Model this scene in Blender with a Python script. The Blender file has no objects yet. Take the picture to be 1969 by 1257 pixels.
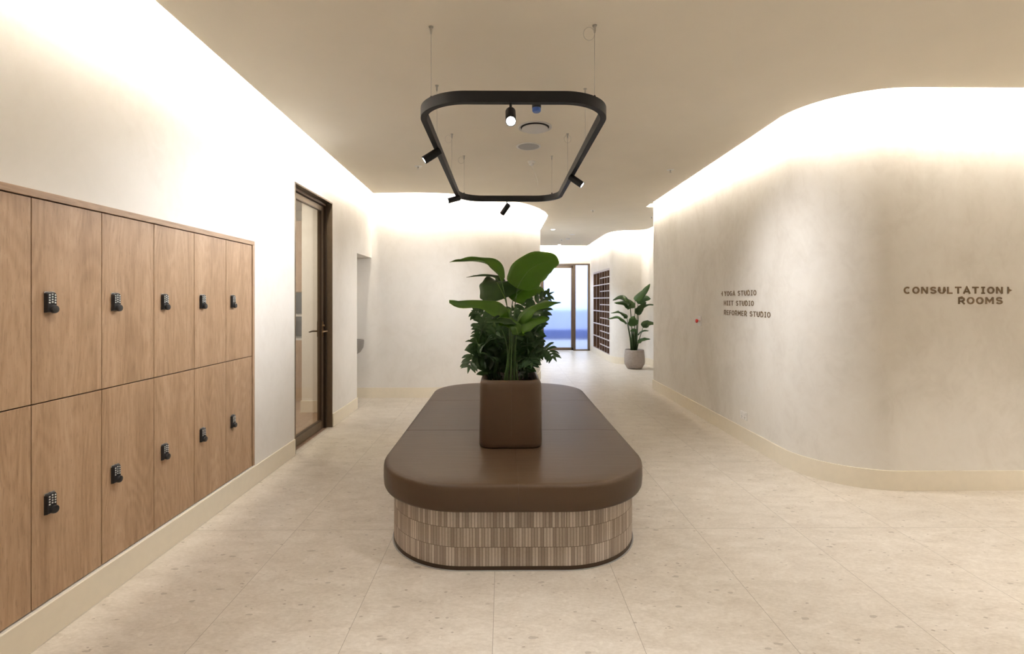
import bpy, bmesh, math, random
from mathutils import Vector, Matrix
random.seed(7)
S = bpy.context.scene
COL = S.collection
PI = math.pi

# ------------------------------------------------------------------ camera
CH = 1.377
cam_d = bpy.data.cameras.new('camera'); cam = bpy.data.objects.new('camera', cam_d); COL.objects.link(cam)
cam.location = (0, 0, CH); cam.rotation_euler = (PI/2, 0, -0.0086)
cam_d.sensor_fit = 'HORIZONTAL'; cam_d.sensor_width = 36.0; cam_d.lens = 36.0*930/1969
cam_d.shift_x = 9.5/1969; cam_d.shift_y = -51.5/1969
cam_d.clip_start = 0.05; cam_d.clip_end = 200
S.camera = cam

# ------------------------------------------------------------------ exposure, world, lamps
S.view_settings.view_transform = 'Standard'; S.view_settings.look = 'None'
S.view_settings.gamma = 1.0; S.view_settings.use_curve_mapping = False
S.view_settings.exposure = 0.86
S.cycles.max_bounces = 10; S.cycles.diffuse_bounces = 6; S.cycles.glossy_bounces = 4
S.cycles.transmission_bounces = 8; S.cycles.transparent_max_bounces = 8
S.cycles.sample_clamp_indirect = 6.0; S.cycles.caustics_reflective = False
S.cycles.use_denoising = True

COVE_COL = (1.0, 0.915, 0.80); COVE_E = 300.0
SPOT_COL = (0.97, 0.98, 1.0)
SPOT_W = 150.0
DOWN_W = 120.0
DOWN_COL = (1.0, 0.97, 0.93)
SKY_E = 2.1

w = bpy.data.worlds.new('sky'); S.world = w; w.use_nodes = True
nt = w.node_tree; nt.nodes.clear()
wo = nt.nodes.new('ShaderNodeOutputWorld'); bg = nt.nodes.new('ShaderNodeBackground')
tc = nt.nodes.new('ShaderNodeTexCoord'); sp = nt.nodes.new('ShaderNodeSeparateXYZ'); cr = nt.nodes.new('ShaderNodeValToRGB')
nt.links.new(tc.outputs['Generated'], sp.inputs[0]); nt.links.new(sp.outputs['Z'], cr.inputs[0])
cr.color_ramp.elements[0].position = 0.0; cr.color_ramp.elements[0].color = (0.42, 0.56, 1.0, 1)
cr.color_ramp.elements[1].position = 0.12; cr.color_ramp.elements[1].color = (0.74, 0.84, 1.0, 1)
nt.links.new(cr.outputs[0], bg.inputs[0]); bg.inputs[1].default_value = SKY_E
nt.links.new(bg.outputs[0], wo.inputs[0])

# ------------------------------------------------------------------ helpers
def W(px, py, d):
    """a point seen at (px, py) of the photograph, d metres ahead"""
    X = (px-967)*d/930.0
    return Vector((X, d-0.0086*X, CH-(py-577)*d/930.0))

ORG = {}
def tag(o, label=None, cat=None, group=None, kind=None):
    if label: o['label'] = label
    if cat: o['category'] = cat
    if group: o['group'] = group
    if kind: o['kind'] = kind
    return o

def thing(name, label, cat, loc=(0, 0, 0), group=None, kind=None):
    o = bpy.data.objects.new(name, None); COL.objects.link(o)
    o.location = loc; o.empty_display_size = 0.1
    ORG[o.name] = Vector(loc)
    return tag(o, label, cat, group, kind)

class MB:
    def __init__(self): self.v = []; self.f = []; self.uv = {}
    def add(self, vs, fs):
        b = len(self.v); self.v += [Vector(p) for p in vs]
        self.f += [tuple(i+b for i in f) for f in fs]; return b
    def box(self, x0, x1, y0, y1, z0, z1):
        if x0 > x1: x0, x1 = x1, x0
        if y0 > y1: y0, y1 = y1, y0
        if z0 > z1: z0, z1 = z1, z0
        self.add([(x0,y0,z0),(x1,y0,z0),(x1,y1,z0),(x0,y1,z0),(x0,y0,z1),(x1,y0,z1),(x1,y1,z1),(x0,y1,z1)],
                 [(0,3,2,1),(4,5,6,7),(0,1,5,4),(1,2,6,5),(2,3,7,6),(3,0,4,7)]); return self
    def tube(self, pts, r, n=10, caps=True, closed=False):
        pts = [Vector(p) for p in pts]; rs = r if isinstance(r, (list, tuple)) else [r]*len(pts)
        N = len(pts); base = len(self.v); prev = None
        for i, p in enumerate(pts):
            if closed: t = pts[(i+1) % N]-pts[i-1]
            else: t = pts[min(i+1, N-1)]-pts[max(i-1, 0)]
            t.normalize()
            if prev is None:
                a = Vector((0, 0, 1)) if abs(t.z) < .9 else Vector((1, 0, 0))
                s = t.cross(a).normalized()
            else:
                s = (prev-t*prev.dot(t)).normalized()
            prev = s; u = t.cross(s)
            for k in range(n):
                an = 2*PI*k/n
                self.v.append(p+(s*math.cos(an)+u*math.sin(an))*rs[i])
        for i in range(N if closed else N-1):
            j = (i+1) % N
            for k in range(n):
                k2 = (k+1) % n
                self.f.append((base+i*n+k, base+j*n+k, base+j*n+k2, base+i*n+k2)[::-1])
        if caps and not closed:
            self.f.append(tuple(base+k for k in range(n)))
            self.f.append(tuple(base+(N-1)*n+k for k in range(n))[::-1])
        return self
    def lathe(self, prof, c, n=32, axis=None, cap=True):
        """prof: (r, h) list along axis from c"""
        c = Vector(c); ax = Vector(axis).normalized() if axis else Vector((0, 0, 1))
        a = Vector((1, 0, 0)) if abs(ax.x) < .9 else Vector((0, 1, 0))
        s = ax.cross(a).normalized(); u = ax.cross(s); base = len(self.v)
        for r, h in prof:
            for k in range(n):
                an = 2*PI*k/n
                self.v.append(c+ax*h+(s*math.cos(an)+u*math.sin(an))*r)
        for i in range(len(prof)-1):
            for k in range(n):
                k2 = (k+1) % n
                self.f.append((base+i*n+k, base+i*n+k2, base+(i+1)*n+k2, base+(i+1)*n+k))
        if cap:
            self.f.append(tuple(base+k for k in range(n))[::-1])
            self.f.append(tuple(base+(len(prof)-1)*n+k for k in range(n)))
        return self
    def prism(self, poly, z0, z1):
        n = len(poly); b = len(self.v)
        self.v += [Vector((p[0], p[1], z0)) for p in poly]+[Vector((p[0], p[1], z1)) for p in poly]
        self.f.append(tuple(b+i for i in range(n))[::-1]); self.f.append(tuple(b+n+i for i in range(n)))
        for i in range(n):
            j = (i+1) % n
            self.f.append((b+i, b+j, b+n+j, b+n+i))
        return self
    def strip(self, path, t, z0, z1, closed=False):
        """solid wall along path, thickness t to the left of travel (negative = right)"""
        off = offset(path, t, closed)
        N = len(path); b = len(self.v)
        for p, q in zip(path, off):
            self.v += [Vector((p[0], p[1], z0)), Vector((p[0], p[1], z1)), Vector((q[0], q[1], z1)), Vector((q[0], q[1], z0))]
        for i in range(N if closed else N-1):
            j = (i+1) % N
            a, c = b+4*i, b+4*j
            for k in range(4):
                k2 = (k+1) % 4
                self.f.append((a+k, c+k, c+k2, a+k2))
        if not closed:
            self.f.append((b, b+1, b+2, b+3)[::-1]); e = b+4*(N-1); self.f.append((e, e+1, e+2, e+3))
        return self
    def build(self, name, mat, parent=None, smooth=False, angle=None, bevel=0, origin=None):
        if parent is not None: org = ORG[parent.name]
        elif origin is not None: org = Vector(origin)
        else:
            xs = [p.x for p in self.v]; ys = [p.y for p in self.v]; zs = [p.z for p in self.v]
            org = Vector(((min(xs)+max(xs))/2, (min(ys)+max(ys))/2, min(zs)))
        me = bpy.data.meshes.new(name)
        me.from_pydata([p-org for p in self.v], [], self.f)
        bm = bmesh.new(); bm.from_mesh(me); bmesh.ops.recalc_face_normals(bm, faces=bm.faces); bm.to_mesh(me); bm.free()
        me.materials.append(mat)
        if smooth:
            for p in me.polygons: p.use_smooth = True
            if angle is not None: me.set_sharp_from_angle(angle=angle)
        o = bpy.data.objects.new(name, me); COL.objects.link(o)
        if parent is not None: o.parent = parent
        else: o.location = org
        ORG[o.name] = org
        if bevel:
            m = o.modifiers.new('bevel', 'BEVEL'); m.width = bevel; m.segments = 2; m.limit_method = 'ANGLE'; m.angle_limit = math.radians(40)
        return o

def offset(path, t, closed=False):
    N = len(path); out = []
    def nrm(a, b):
        dx, dy = b[0]-a[0], b[1]-a[1]; l = math.hypot(dx, dy) or 1
        return (-dy/l, dx/l)
    for i in range(N):
        if closed: n1 = nrm(path[i-1], path[i]); n2 = nrm(path[i], path[(i+1) % N])
        else:
            n1 = nrm(path[max(i-1, 0)], path[max(i, 1)]); n2 = nrm(path[min(i, N-2)], path[min(i+1, N-1)])
        mx, my = n1[0]+n2[0], n1[1]+n2[1]; l2 = mx*mx+my*my
        k = 2/l2 if l2 > .1 else 1
        out.append((path[i][0]+mx*k*t, path[i][1]+my*k*t))
    return out

def arc(cx, cy, r, a0, a1, n=16):
    return [(cx+r*math.cos(math.radians(a0+(a1-a0)*i/n)), cy+r*math.sin(math.radians(a0+(a1-a0)*i/n))) for i in range(n+1)]

def dup(root, loc, **kw):
    c = root.copy(); COL.objects.link(c); c.location = loc
    ORG[c.name] = Vector(loc)
    for k, v in kw.items(): c[k] = v
    for ch in root.children:
        d = ch.copy(); COL.objects.link(d); d.parent = c
        for g in ch.children:
            e = g.copy(); COL.objects.link(e); e.parent = d
    return c

# ------------------------------------------------------------------ materials
def new_mat(name):
    m = bpy.data.materials.new(name); m.use_nodes = True
    return m, m.node_tree, m.node_tree.nodes['Principled BSDF']
def lk(t, a, b): t.links.new(a, b)
def node(t, typ, **kw):
    n = t.nodes.new(typ)
    for k, v in kw.items():
        if k.startswith('i_'):
            key = k[2:]; key = int(key) if key.isdigit() else key.replace('_', ' ')
            n.inputs[key].default_value = v
        else: setattr(n, k, v)
    return n
def ramp(t, stops, src=None):
    r = node(t, 'ShaderNodeValToRGB'); e = r.color_ramp.elements
    while len(e) < len(stops): e.new(0.5)
    for el, (p, c) in zip(e, stops): el.position = p; el.color = (*c, 1)
    if src is not None: lk(t, src, r.inputs[0])
    return r
def mathn(t, op, a, b=None, **kw):
    n = node(t, 'ShaderNodeMath', operation=op)
    for i, x in enumerate((a, b)):
        if x is None: continue
        if isinstance(x, (int, float)): n.inputs[i].default_value = x
        else: lk(t, x, n.inputs[i])
    return n.outputs[0]
def objco(t, scale=(1, 1, 1), loc=(0, 0, 0), kind='Object'):
    c = node(t, 'ShaderNodeTexCoord'); m = node(t, 'ShaderNodeMapping')
    m.inputs['Scale'].default_value = scale; m.inputs['Location'].default_value = loc
    lk(t, c.outputs[kind], m.inputs[0]); return m.outputs[0]
def geoco(t, scale=(1, 1, 1), loc=(0, 0, 0)):
    c = node(t, 'ShaderNodeNewGeometry'); m = node(t, 'ShaderNodeMapping')
    m.inputs['Scale'].default_value = scale; m.inputs['Location'].default_value = loc
    lk(t, c.outputs['Position'], m.inputs[0]); return m.outputs[0]
def plain(name, col, rough=.5, metal=0, spec=.5, noise=0.0, nscale=20, bump=0.0):
    m, t, b = new_mat(name)
    b.inputs['Base Color'].default_value = (*col, 1); b.inputs['Roughness'].default_value = rough
    b.inputs['Metallic'].default_value = metal; b.inputs['Specular IOR Level'].default_value = spec
    n = node(t, 'ShaderNodeTexNoise', i_Scale=nscale, i_Detail=4.0); lk(t, objco(t), n.inputs['Vector'])
    k = max(noise, .02)
    r = ramp(t, [(.3, tuple(c*(1-k) for c in col)), (.7, tuple(min(1, c*(1+k)) for c in col))], n.outputs[0])
    lk(t, r.outputs[0], b.inputs['Base Color'])
    if bump:
        bp = node(t, 'ShaderNodeBump', i_Strength=bump, i_Distance=.002); lk(t, n.outputs[0], bp.inputs['Height']); lk(t, bp.outputs[0], b.inputs['Normal'])
    return m
def plaster(name, c0, c1, c2):
    m, t, b = new_mat(name)
    co = geoco(t, (1, 1, .75))
    n1 = node(t, 'ShaderNodeTexNoise', i_Scale=1.6, i_Detail=7.0, i_Roughness=.62, i_Distortion=.6); lk(t, co, n1.inputs['Vector'])
    n2 = node(t, 'ShaderNodeTexNoise', i_Scale=9.0, i_Detail=5.0, i_Roughness=.6, i_Distortion=1.2); lk(t, co, n2.inputs['Vector'])
    mx = mathn(t, 'ADD', mathn(t, 'MULTIPLY', n1.outputs[0], .7), mathn(t, 'MULTIPLY', n2.outputs[0], .3))
    r = ramp(t, [(.34, c0), (.5, c1), (.66, c2)], mx); lk(t, r.outputs[0], b.inputs['Base Color'])
    b.inputs['Roughness'].default_value = .62; b.inputs['Specular IOR Level'].default_value = .3
    bp = node(t, 'ShaderNodeBump', i_Strength=.12, i_Distance=.004); lk(t, n2.outputs[0], bp.inputs['Height']); lk(t, bp.outputs[0], b.inputs['Normal'])
    return m
M_wall = plaster('limewash_plaster', (.75, .715, .665), (.80, .77, .725), (.83, .80, .76))
M_wallR = plaster('limewash_plaster_tan', (.68, .64, .58), (.76, .725, .67), (.80, .77, .72))
M_ceil = plain('ceiling_paint', (.80, .75, .655), .8, spec=.2, noise=.01, nscale=2)
M_cavity = plain('cavity_paint', (.85, .83, .78), .8, spec=.2)
M_base = plain('skirting_paint', (.80, .73, .60), .42, noise=.01)

def floor_mat():
    m, t, b = new_mat('limestone_tile')
    co = geoco(t, (1, 1, 1), (.041+6, -2.91+12, 0))
    sx = node(t, 'ShaderNodeSeparateXYZ'); lk(t, co, sx.inputs[0])
    def line(o, size, hw):
        f = mathn(t, 'FRACT', mathn(t, 'DIVIDE', o, size))
        d = mathn(t, 'MINIMUM', f, mathn(t, 'SUBTRACT', 1.0, f))
        return mathn(t, 'LESS_THAN', d, hw/size)
    grout = mathn(t, 'MAXIMUM', line(sx.outputs[0], .6, .0013), line(sx.outputs[1], 1.2, .0014))
    # per tile offset
    tx = mathn(t, 'FLOOR', mathn(t, 'DIVIDE', sx.outputs[0], .6)); ty = mathn(t, 'FLOOR', mathn(t, 'DIVIDE', sx.outputs[1], 1.2))
    cb = node(t, 'ShaderNodeCombineXYZ'); lk(t, tx, cb.inputs[0]); lk(t, ty, cb.inputs[1])
    wn = node(t, 'ShaderNodeTexWhiteNoise', noise_dimensions='3D'); lk(t, cb.outputs[0], wn.inputs['Vector'])
    va = node(t, 'ShaderNodeVectorMath', operation='MULTIPLY_ADD'); lk(t, wn.outputs['Color'], va.inputs[0]); va.inputs[1].default_value = (7, 7, 7); lk(t, co, va.inputs[2])
    P = va.outputs[0]
    st = node(t, 'ShaderNodeMapping'); st.inputs['Scale'].default_value = (1, 2.2, 1); st.inputs['Rotation'].default_value = (0, 0, .5); lk(t, P, st.inputs[0])
    n1 = node(t, 'ShaderNodeTexNoise', i_Scale=5.0, i_Detail=8.0, i_Roughness=.7, i_Distortion=.5); lk(t, st.outputs[0], n1.inputs['Vector'])
    n2 = node(t, 'ShaderNodeTexNoise', i_Scale=45.0, i_Detail=4.0, i_Roughness=.65); lk(t, st.outputs[0], n2.inputs['Vector'])
    mix = mathn(t, 'ADD', mathn(t, 'MULTIPLY', n1.outputs[0], .55), mathn(t, 'MULTIPLY', n2.outputs[0], .45))
    base = ramp(t, [(.33, (.50, .435, .36)), (.5, (.61, .55, .47)), (.66, (.71, .655, .58))], mix)
    # fossil flecks
    def flecks(scale, thr, sc, dist):
        mp = node(t, 'ShaderNodeMapping'); mp.inputs['Scale'].default_value = sc; mp.inputs['Rotation'].default_value = (0, 0, .7); lk(t, P, mp.inputs[0])
        nd = node(t, 'ShaderNodeTexNoise', i_Scale=30.0); lk(t, mp.outputs[0], nd.inputs['Vector'])
        ad = node(t, 'ShaderNodeVectorMath', operation='MULTIPLY_ADD'); lk(t, nd.outputs['Color'], ad.inputs[0]); ad.inputs[1].default_value = (dist,)*3; lk(t, mp.outputs[0], ad.inputs[2])
        v = node(t, 'ShaderNodeTexVoronoi', i_Scale=scale, i_Randomness=1.0); lk(t, ad.outputs[0], v.inputs['Vector'])
        s = node(t, 'ShaderNodeSeparateColor'); lk(t, v.outputs['Color'], s.inputs[0])
        pick = mathn(t, 'LESS_THAN', s.outputs[0], thr)
        rad = mathn(t, 'MULTIPLY', s.outputs[1], .30)
        return mathn(t, 'MULTIPLY', mathn(t, 'LESS_THAN', v.outputs['Distance'], rad), pick)
    f1 = flecks(14, .16, (1, 2.2, 1), .03); f2 = flecks(30, .14, (1, 1.8, 1), .02); f3 = flecks(20, .12, (1.5, 1, 1), .02)
    def mixc(fac, a, bcol, k=1.0):
        mm = node(t, 'ShaderNodeMix', data_type='RGBA'); lk(t, mathn(t, 'MULTIPLY', fac, k), mm.inputs[0]); lk(t, a, mm.inputs[6]); mm.inputs[7].default_value = (*bcol, 1); return mm.outputs[2]
    c = mixc(f1, base.outputs[0], (.27, .22, .17), .5); c = mixc(f2, c, (.22, .17, .13), .55); c = mixc(f3, c, (.78, .73, .64), .3)
    c = mixc(grout, c, (.25, .21, .165), .75)
    lk(t, c, b.inputs['Base Color'])
    rr = mathn(t, 'ADD', .30, mathn(t, 'MULTIPLY', n2.outputs[0], .18)); lk(t, rr, b.inputs['Roughness'])
    b.inputs['Specular IOR Level'].default_value = .45
    bp = node(t, 'ShaderNodeBump', i_Strength=.4, i_Distance=.001, invert=True); lk(t, grout, bp.inputs['Height']); lk(t, bp.outputs[0], b.inputs['Normal'])
    return m
M_floor = floor_mat()

def wood(name, c0, c1, c2, axis='Z', rough=.45, world=False):
    m, t, b = new_mat(name)
    sc = {'Z': (1, 1, .07), 'Y': (1, .07, 1), 'X': (.07, 1, 1)}[axis]
    oi = node(t, 'ShaderNodeObjectInfo')
    c = node(t, 'ShaderNodeTexCoord')
    va = node(t, 'ShaderNodeVectorMath', operation='ADD'); lk(t, c.outputs['Object'], va.inputs[0])
    rv = node(t, 'ShaderNodeCombineXYZ'); mu = mathn(t, 'MULTIPLY', oi.outputs['Random'], 37.0)
    for i in range(3): lk(t, mu, rv.inputs[i])
    lk(t, rv.outputs[0], va.inputs[1])
    mp = node(t, 'ShaderNodeMapping'); mp.inputs['Scale'].default_value = sc; lk(t, va.outputs[0], mp.inputs[0])
    # slow field: contour lines give cathedral figure
    mp2 = node(t, 'ShaderNodeMapping'); mp2.inputs['Scale'].default_value = tuple(.2 if s < 1 else 1 for s in sc); lk(t, va.outputs[0], mp2.inputs[0])
    n1 = node(t, 'ShaderNodeTexNoise', i_Scale=3.2, i_Detail=2.0, i_Roughness=.5, i_Distortion=.3); lk(t, mp2.outputs[0], n1.inputs['Vector'])
    rings = mathn(t, 'SINE', mathn(t, 'MULTIPLY', n1.outputs[0], 170.0))
    n2 = node(t, 'ShaderNodeTexNoise', i_Scale=90.0, i_Detail=5.0, i_Roughness=.65); lk(t, mp.outputs[0], n2.inputs['Vector'])
    n3 = node(t, 'ShaderNodeTexNoise', i_Scale=260.0, i_Detail=2.0); lk(t, mp.outputs[0], n3.inputs['Vector'])
    n4 = node(t, 'ShaderNodeTexNoise', i_Scale=9.0, i_Detail=2.0); lk(t, mp.outputs[0], n4.inputs['Vector'])
    v = mathn(t, 'ADD', mathn(t, 'MULTIPLY', rings, .042), mathn(t, 'MULTIPLY', n2.outputs[0], .5))
    v = mathn(t, 'ADD', v, mathn(t, 'MULTIPLY', n4.outputs[0], .5))
    r = ramp(t, [(.33, c0), (.5, c1), (.68, c2)], v)
    pores = mathn(t, 'MULTIPLY', mathn(t, 'LESS_THAN', n3.outputs[0], .37), .35)
    mm = node(t, 'ShaderNodeMix', data_type='RGBA'); lk(t, pores, mm.inputs[0]); lk(t, r.outputs[0], mm.inputs[6]); mm.inputs[7].default_value = (c0[0]*.6, c0[1]*.55, c0[2]*.5, 1)
    lk(t, mm.outputs[2], b.inputs['Base Color']); b.inputs['Roughness'].default_value = rough
    bp = node(t, 'ShaderNodeBump', i_Strength=.15, i_Distance=.001); lk(t, n2.outputs[0], bp.inputs['Height']); lk(t, bp.outputs[0], b.inputs['Normal'])
    return m
M_oak = wood('oak_laminate', (.30, .185, .105), (.405, .265, .16), (.49, .335, .215))
M_oakH = wood('oak_laminate_horizontal', (.28, .175, .105), (.38, .25, .155), (.46, .315, .205), 'Y')
M_walnut = wood('brown_timber', (.10, .052, .03), (.15, .08, .046), (.20, .11, .066), 'Z')
M_timfloor = wood('timber_floor', (.28, .18, .12), (.38, .26, .18), (.45, .32, .23), 'Y')
M_gap = plain('dark_gap_shade', (.05, .032, .02), .8)  # locker body: shade of the door gaps put into its colour
M_black = plain('black_metal', (.010, .010, .011), .55, spec=.22)
M_blackbody = plain('black_lock_plastic', (.014, .014, .016), .32)
M_chrome = plain('bright_steel', (.75, .75, .74), .22, 1.0)
M_steel = plain('brushed_steel', (.50, .49, .47), .34, 1.0, noise=.08)
M_front = plain('dark_unseen_wall', (.09, .08, .07), .5)  # unseen wall coloured dark to cut bounce light on the bench front
M_basin = plain('satin_steel_basin', (.30, .29, .275), .42, .85)
M_btn = plain('silver_button', (.8, .8, .8), .3, .6)
M_bronze = plain('bronze_metal', (.17, .125, .082), .40, .6, noise=.06)
M_bronze_d = plain('dark_bronze_metal', (.065, .042, .026), .42, .6)
M_bronze_h = plain('brass_handle', (.45, .32, .19), .3, .9)
M_letter = plain('bronze_lettering', (.19, .125, .065), .45, .3)
M_white = plain('white_plastic', (.80, .79, .77), .4)
M_offwhite = plain('diffuser_white', (.62, .61, .60), .5)
M_greygrille = plain('grey_grille', (.42, .42, .42), .6)
M_darkslot = plain('dark_slot', (.03, .03, .03), .7)
M_red = plain('red_plastic', (.55, .03, .02), .35)
M_blue = plain('blue_plastic', (.03, .09, .35), .35)
M_concrete = plain('taupe_concrete', (.36, .315, .285), .8, noise=.1, nscale=30, bump=.2)
M_soil = plain('potting_bark', (.035, .022, .014), .9, noise=.8, nscale=120, bump=1.0)
M_sealant = plain('pale_sealant', (.36, .35, .33), .4)
M_slotedge = plain('pale_edging', (.56, .52, .52), .5)
M_screen = plain('grey_glazed_panel', (.22, .25, .27), .25)
M_pave = plain('outdoor_paving', (.36, .39, .46), .8)
M_outwall = plain('blue_grey_outdoor_wall', (.13, .17, .36), .6)
M_outwall2 = plain('pale_blue_outdoor_panel', (.44, .50, .70), .6)

def leather():
    m, t, b = new_mat('brown_leather')
    co = objco(t)
    n = node(t, 'ShaderNodeTexNoise', i_Scale=2.5, i_Detail=4.0); lk(t, co, n.inputs['Vector'])
    r = ramp(t, [(.3, (.062, .037, .020)), (.7, (.073, .044, .024))], n.outputs[0]); lk(t, r.outputs[0], b.inputs['Base Color'])
    b.inputs['Roughness'].default_value = .45; b.inputs['Specular IOR Level'].default_value = .30
    mp = node(t, 'ShaderNodeMapping'); mp.inputs['Scale'].default_value = (1.2, 9, 1); mp.inputs['Rotation'].default_value = (0, 0, .15); lk(t, co, mp.inputs[0])
    w1 = node(t, 'ShaderNodeTexNoise', i_Scale=2.6, i_Detail=3.0, i_Distortion=.6); lk(t, mp.outputs[0], w1.inputs['Vector'])
    v = node(t, 'ShaderNodeTexVoronoi', i_Scale=450.0); lk(t, co, v.inputs['Vector'])
    b1 = node(t, 'ShaderNodeBump', i_Strength=.18, i_Distance=.005); lk(t, w1.outputs[0], b1.inputs['Height'])
    b2 = node(t, 'ShaderNodeBump', i_Strength=.12, i_Distance=.0006); lk(t, v.outputs['Distance'], b2.inputs['Height']); lk(t, b1.outputs[0], b2.inputs['Normal'])
    lk(t, b2.outputs[0], b.inputs['Normal']); return m
M_leather = leather()
M_thread = plain('brown_stitching', (.07, .042, .026), .6)

def mosaic():
    m, t, b = new_mat('finger_mosaic_tile')
    uv = node(t, 'ShaderNodeUVMap'); s = node(t, 'ShaderNodeSeparateXYZ'); lk(t, uv.outputs[0], s.inputs[0])
    TW, TH = .0158, .1005
    row = mathn(t, 'FLOOR', mathn(t, 'DIVIDE', s.outputs[1], TH)); 
    u = mathn(t, 'ADD', s.outputs[0], mathn(t, 'MULTIPLY', row, .0043))
    colm = mathn(t, 'FLOOR', mathn(t, 'DIVIDE', u, TW))
    fu = mathn(t, 'FRACT', mathn(t, 'DIVIDE', u, TW)); fv = mathn(t, 'FRACT', mathn(t, 'DIVIDE', s.outputs[1], TH))
    du = mathn(t, 'MINIMUM', fu, mathn(t, 'SUBTRACT', 1.0, fu)); dv = mathn(t, 'MINIMUM', fv, mathn(t, 'SUBTRACT', 1.0, fv))
    g = mathn(t, 'MAXIMUM', mathn(t, 'LESS_THAN', du, .0012/TW), mathn(t, 'LESS_THAN', dv, .0014/TH))
    cb = node(t, 'ShaderNodeCombineXYZ'); lk(t, colm, cb.inputs[0]); lk(t, row, cb.inputs[1])
    wn = node(t, 'ShaderNodeTexWhiteNoise', noise_dimensions='2D'); lk(t, cb.outputs[0], wn.inputs['Vector'])
    mp = node(t, 'ShaderNodeMapping'); mp.inputs['Scale'].default_value = (1, .5, 1); lk(t, uv.outputs[0], mp.inputs[0])
    n = node(t, 'ShaderNodeTexNoise', i_Scale=120.0, i_Detail=5.0, i_Roughness=.6); lk(t, mp.outputs[0], n.inputs['Vector'])
    k = mathn(t, 'ADD', mathn(t, 'MULTIPLY', wn.outputs['Value'], .70), mathn(t, 'MULTIPLY', n.outputs[0], .30))
    r = ramp(t, [(.1, (.29, .23, .185)), (.5, (.43, .36, .30)), (.85, (.62, .55, .485))], k)
    mm = node(t, 'ShaderNodeMix', data_type='RGBA'); lk(t, g, mm.inputs[0]); lk(t, r.outputs[0], mm.inputs[6]); mm.inputs[7].default_value = (.17, .13, .10, 1)
    lk(t, mm.outputs[2], b.inputs['Base Color']); b.inputs['Roughness'].default_value = .5
    bp = node(t, 'ShaderNodeBump', i_Strength=.7, i_Distance=.0015, invert=True); lk(t, g, bp.inputs['Height']); lk(t, bp.outputs[0], b.inputs['Normal'])
    return m
M_mosaic = mosaic()

def leafmat(name, c0, c1, tr, k=.45, rough=.38):
    m, t, b = new_mat(name)
    n = node(t, 'ShaderNodeTexNoise', i_Scale=14.0, i_Detail=3.0); lk(t, objco(t), n.inputs['Vector'])
    r = ramp(t, [(.3, c0), (.7, c1)], n.outputs[0]); lk(t, r.outputs[0], b.inputs['Base Color']); b.inputs['Roughness'].default_value = rough
    b.inputs['Specular IOR Level'].default_value = .4
    tl = node(t, 'ShaderNodeBsdfTranslucent'); tl.inputs[0].default_value = (*tr, 1)
    mx = node(t, 'ShaderNodeMixShader'); mx.inputs[0].default_value = k
    lk(t, b.outputs[0], mx.inputs[1]); lk(t, tl.outputs[0], mx.inputs[2]); lk(t, mx.outputs[0], t.nodes['Material Output'].inputs[0])
    return m
M_leaf = leafmat('broad_leaf', (.075, .16, .022), (.10, .20, .03), (.26, .46, .03), .45)
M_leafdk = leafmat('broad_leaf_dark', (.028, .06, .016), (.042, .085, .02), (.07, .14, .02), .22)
M_zz = leafmat('zz_leaf', (.032, .064, .028), (.05, .095, .04), (.06, .14, .03), .2, .3)
M_stem = leafmat('leaf_stem', (.035, .075, .018), (.055, .11, .025), (.08, .14, .03), .15)
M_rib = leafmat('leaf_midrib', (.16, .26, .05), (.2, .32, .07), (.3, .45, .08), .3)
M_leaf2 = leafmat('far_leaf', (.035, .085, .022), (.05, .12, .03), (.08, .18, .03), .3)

def emit(name, col, s):
    m = bpy.data.materials.new(name); m.use_nodes = True; t = m.node_tree; t.nodes.clear()
    e = node(t, 'ShaderNodeEmission'); e.inputs[0].default_value = (*col, 1); e.inputs[1].default_value = s
    o = node(t, 'ShaderNodeOutputMaterial'); lk(t, e.outputs[0], o.inputs[0]); return m
M_cove = emit('warm_led', COVE_COL, COVE_E)
M_lens = emit('spot_lens', (1, 1, 1), 14)
M_lensdown = emit('downlight_lens', (1, .97, .92), 6)

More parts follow.
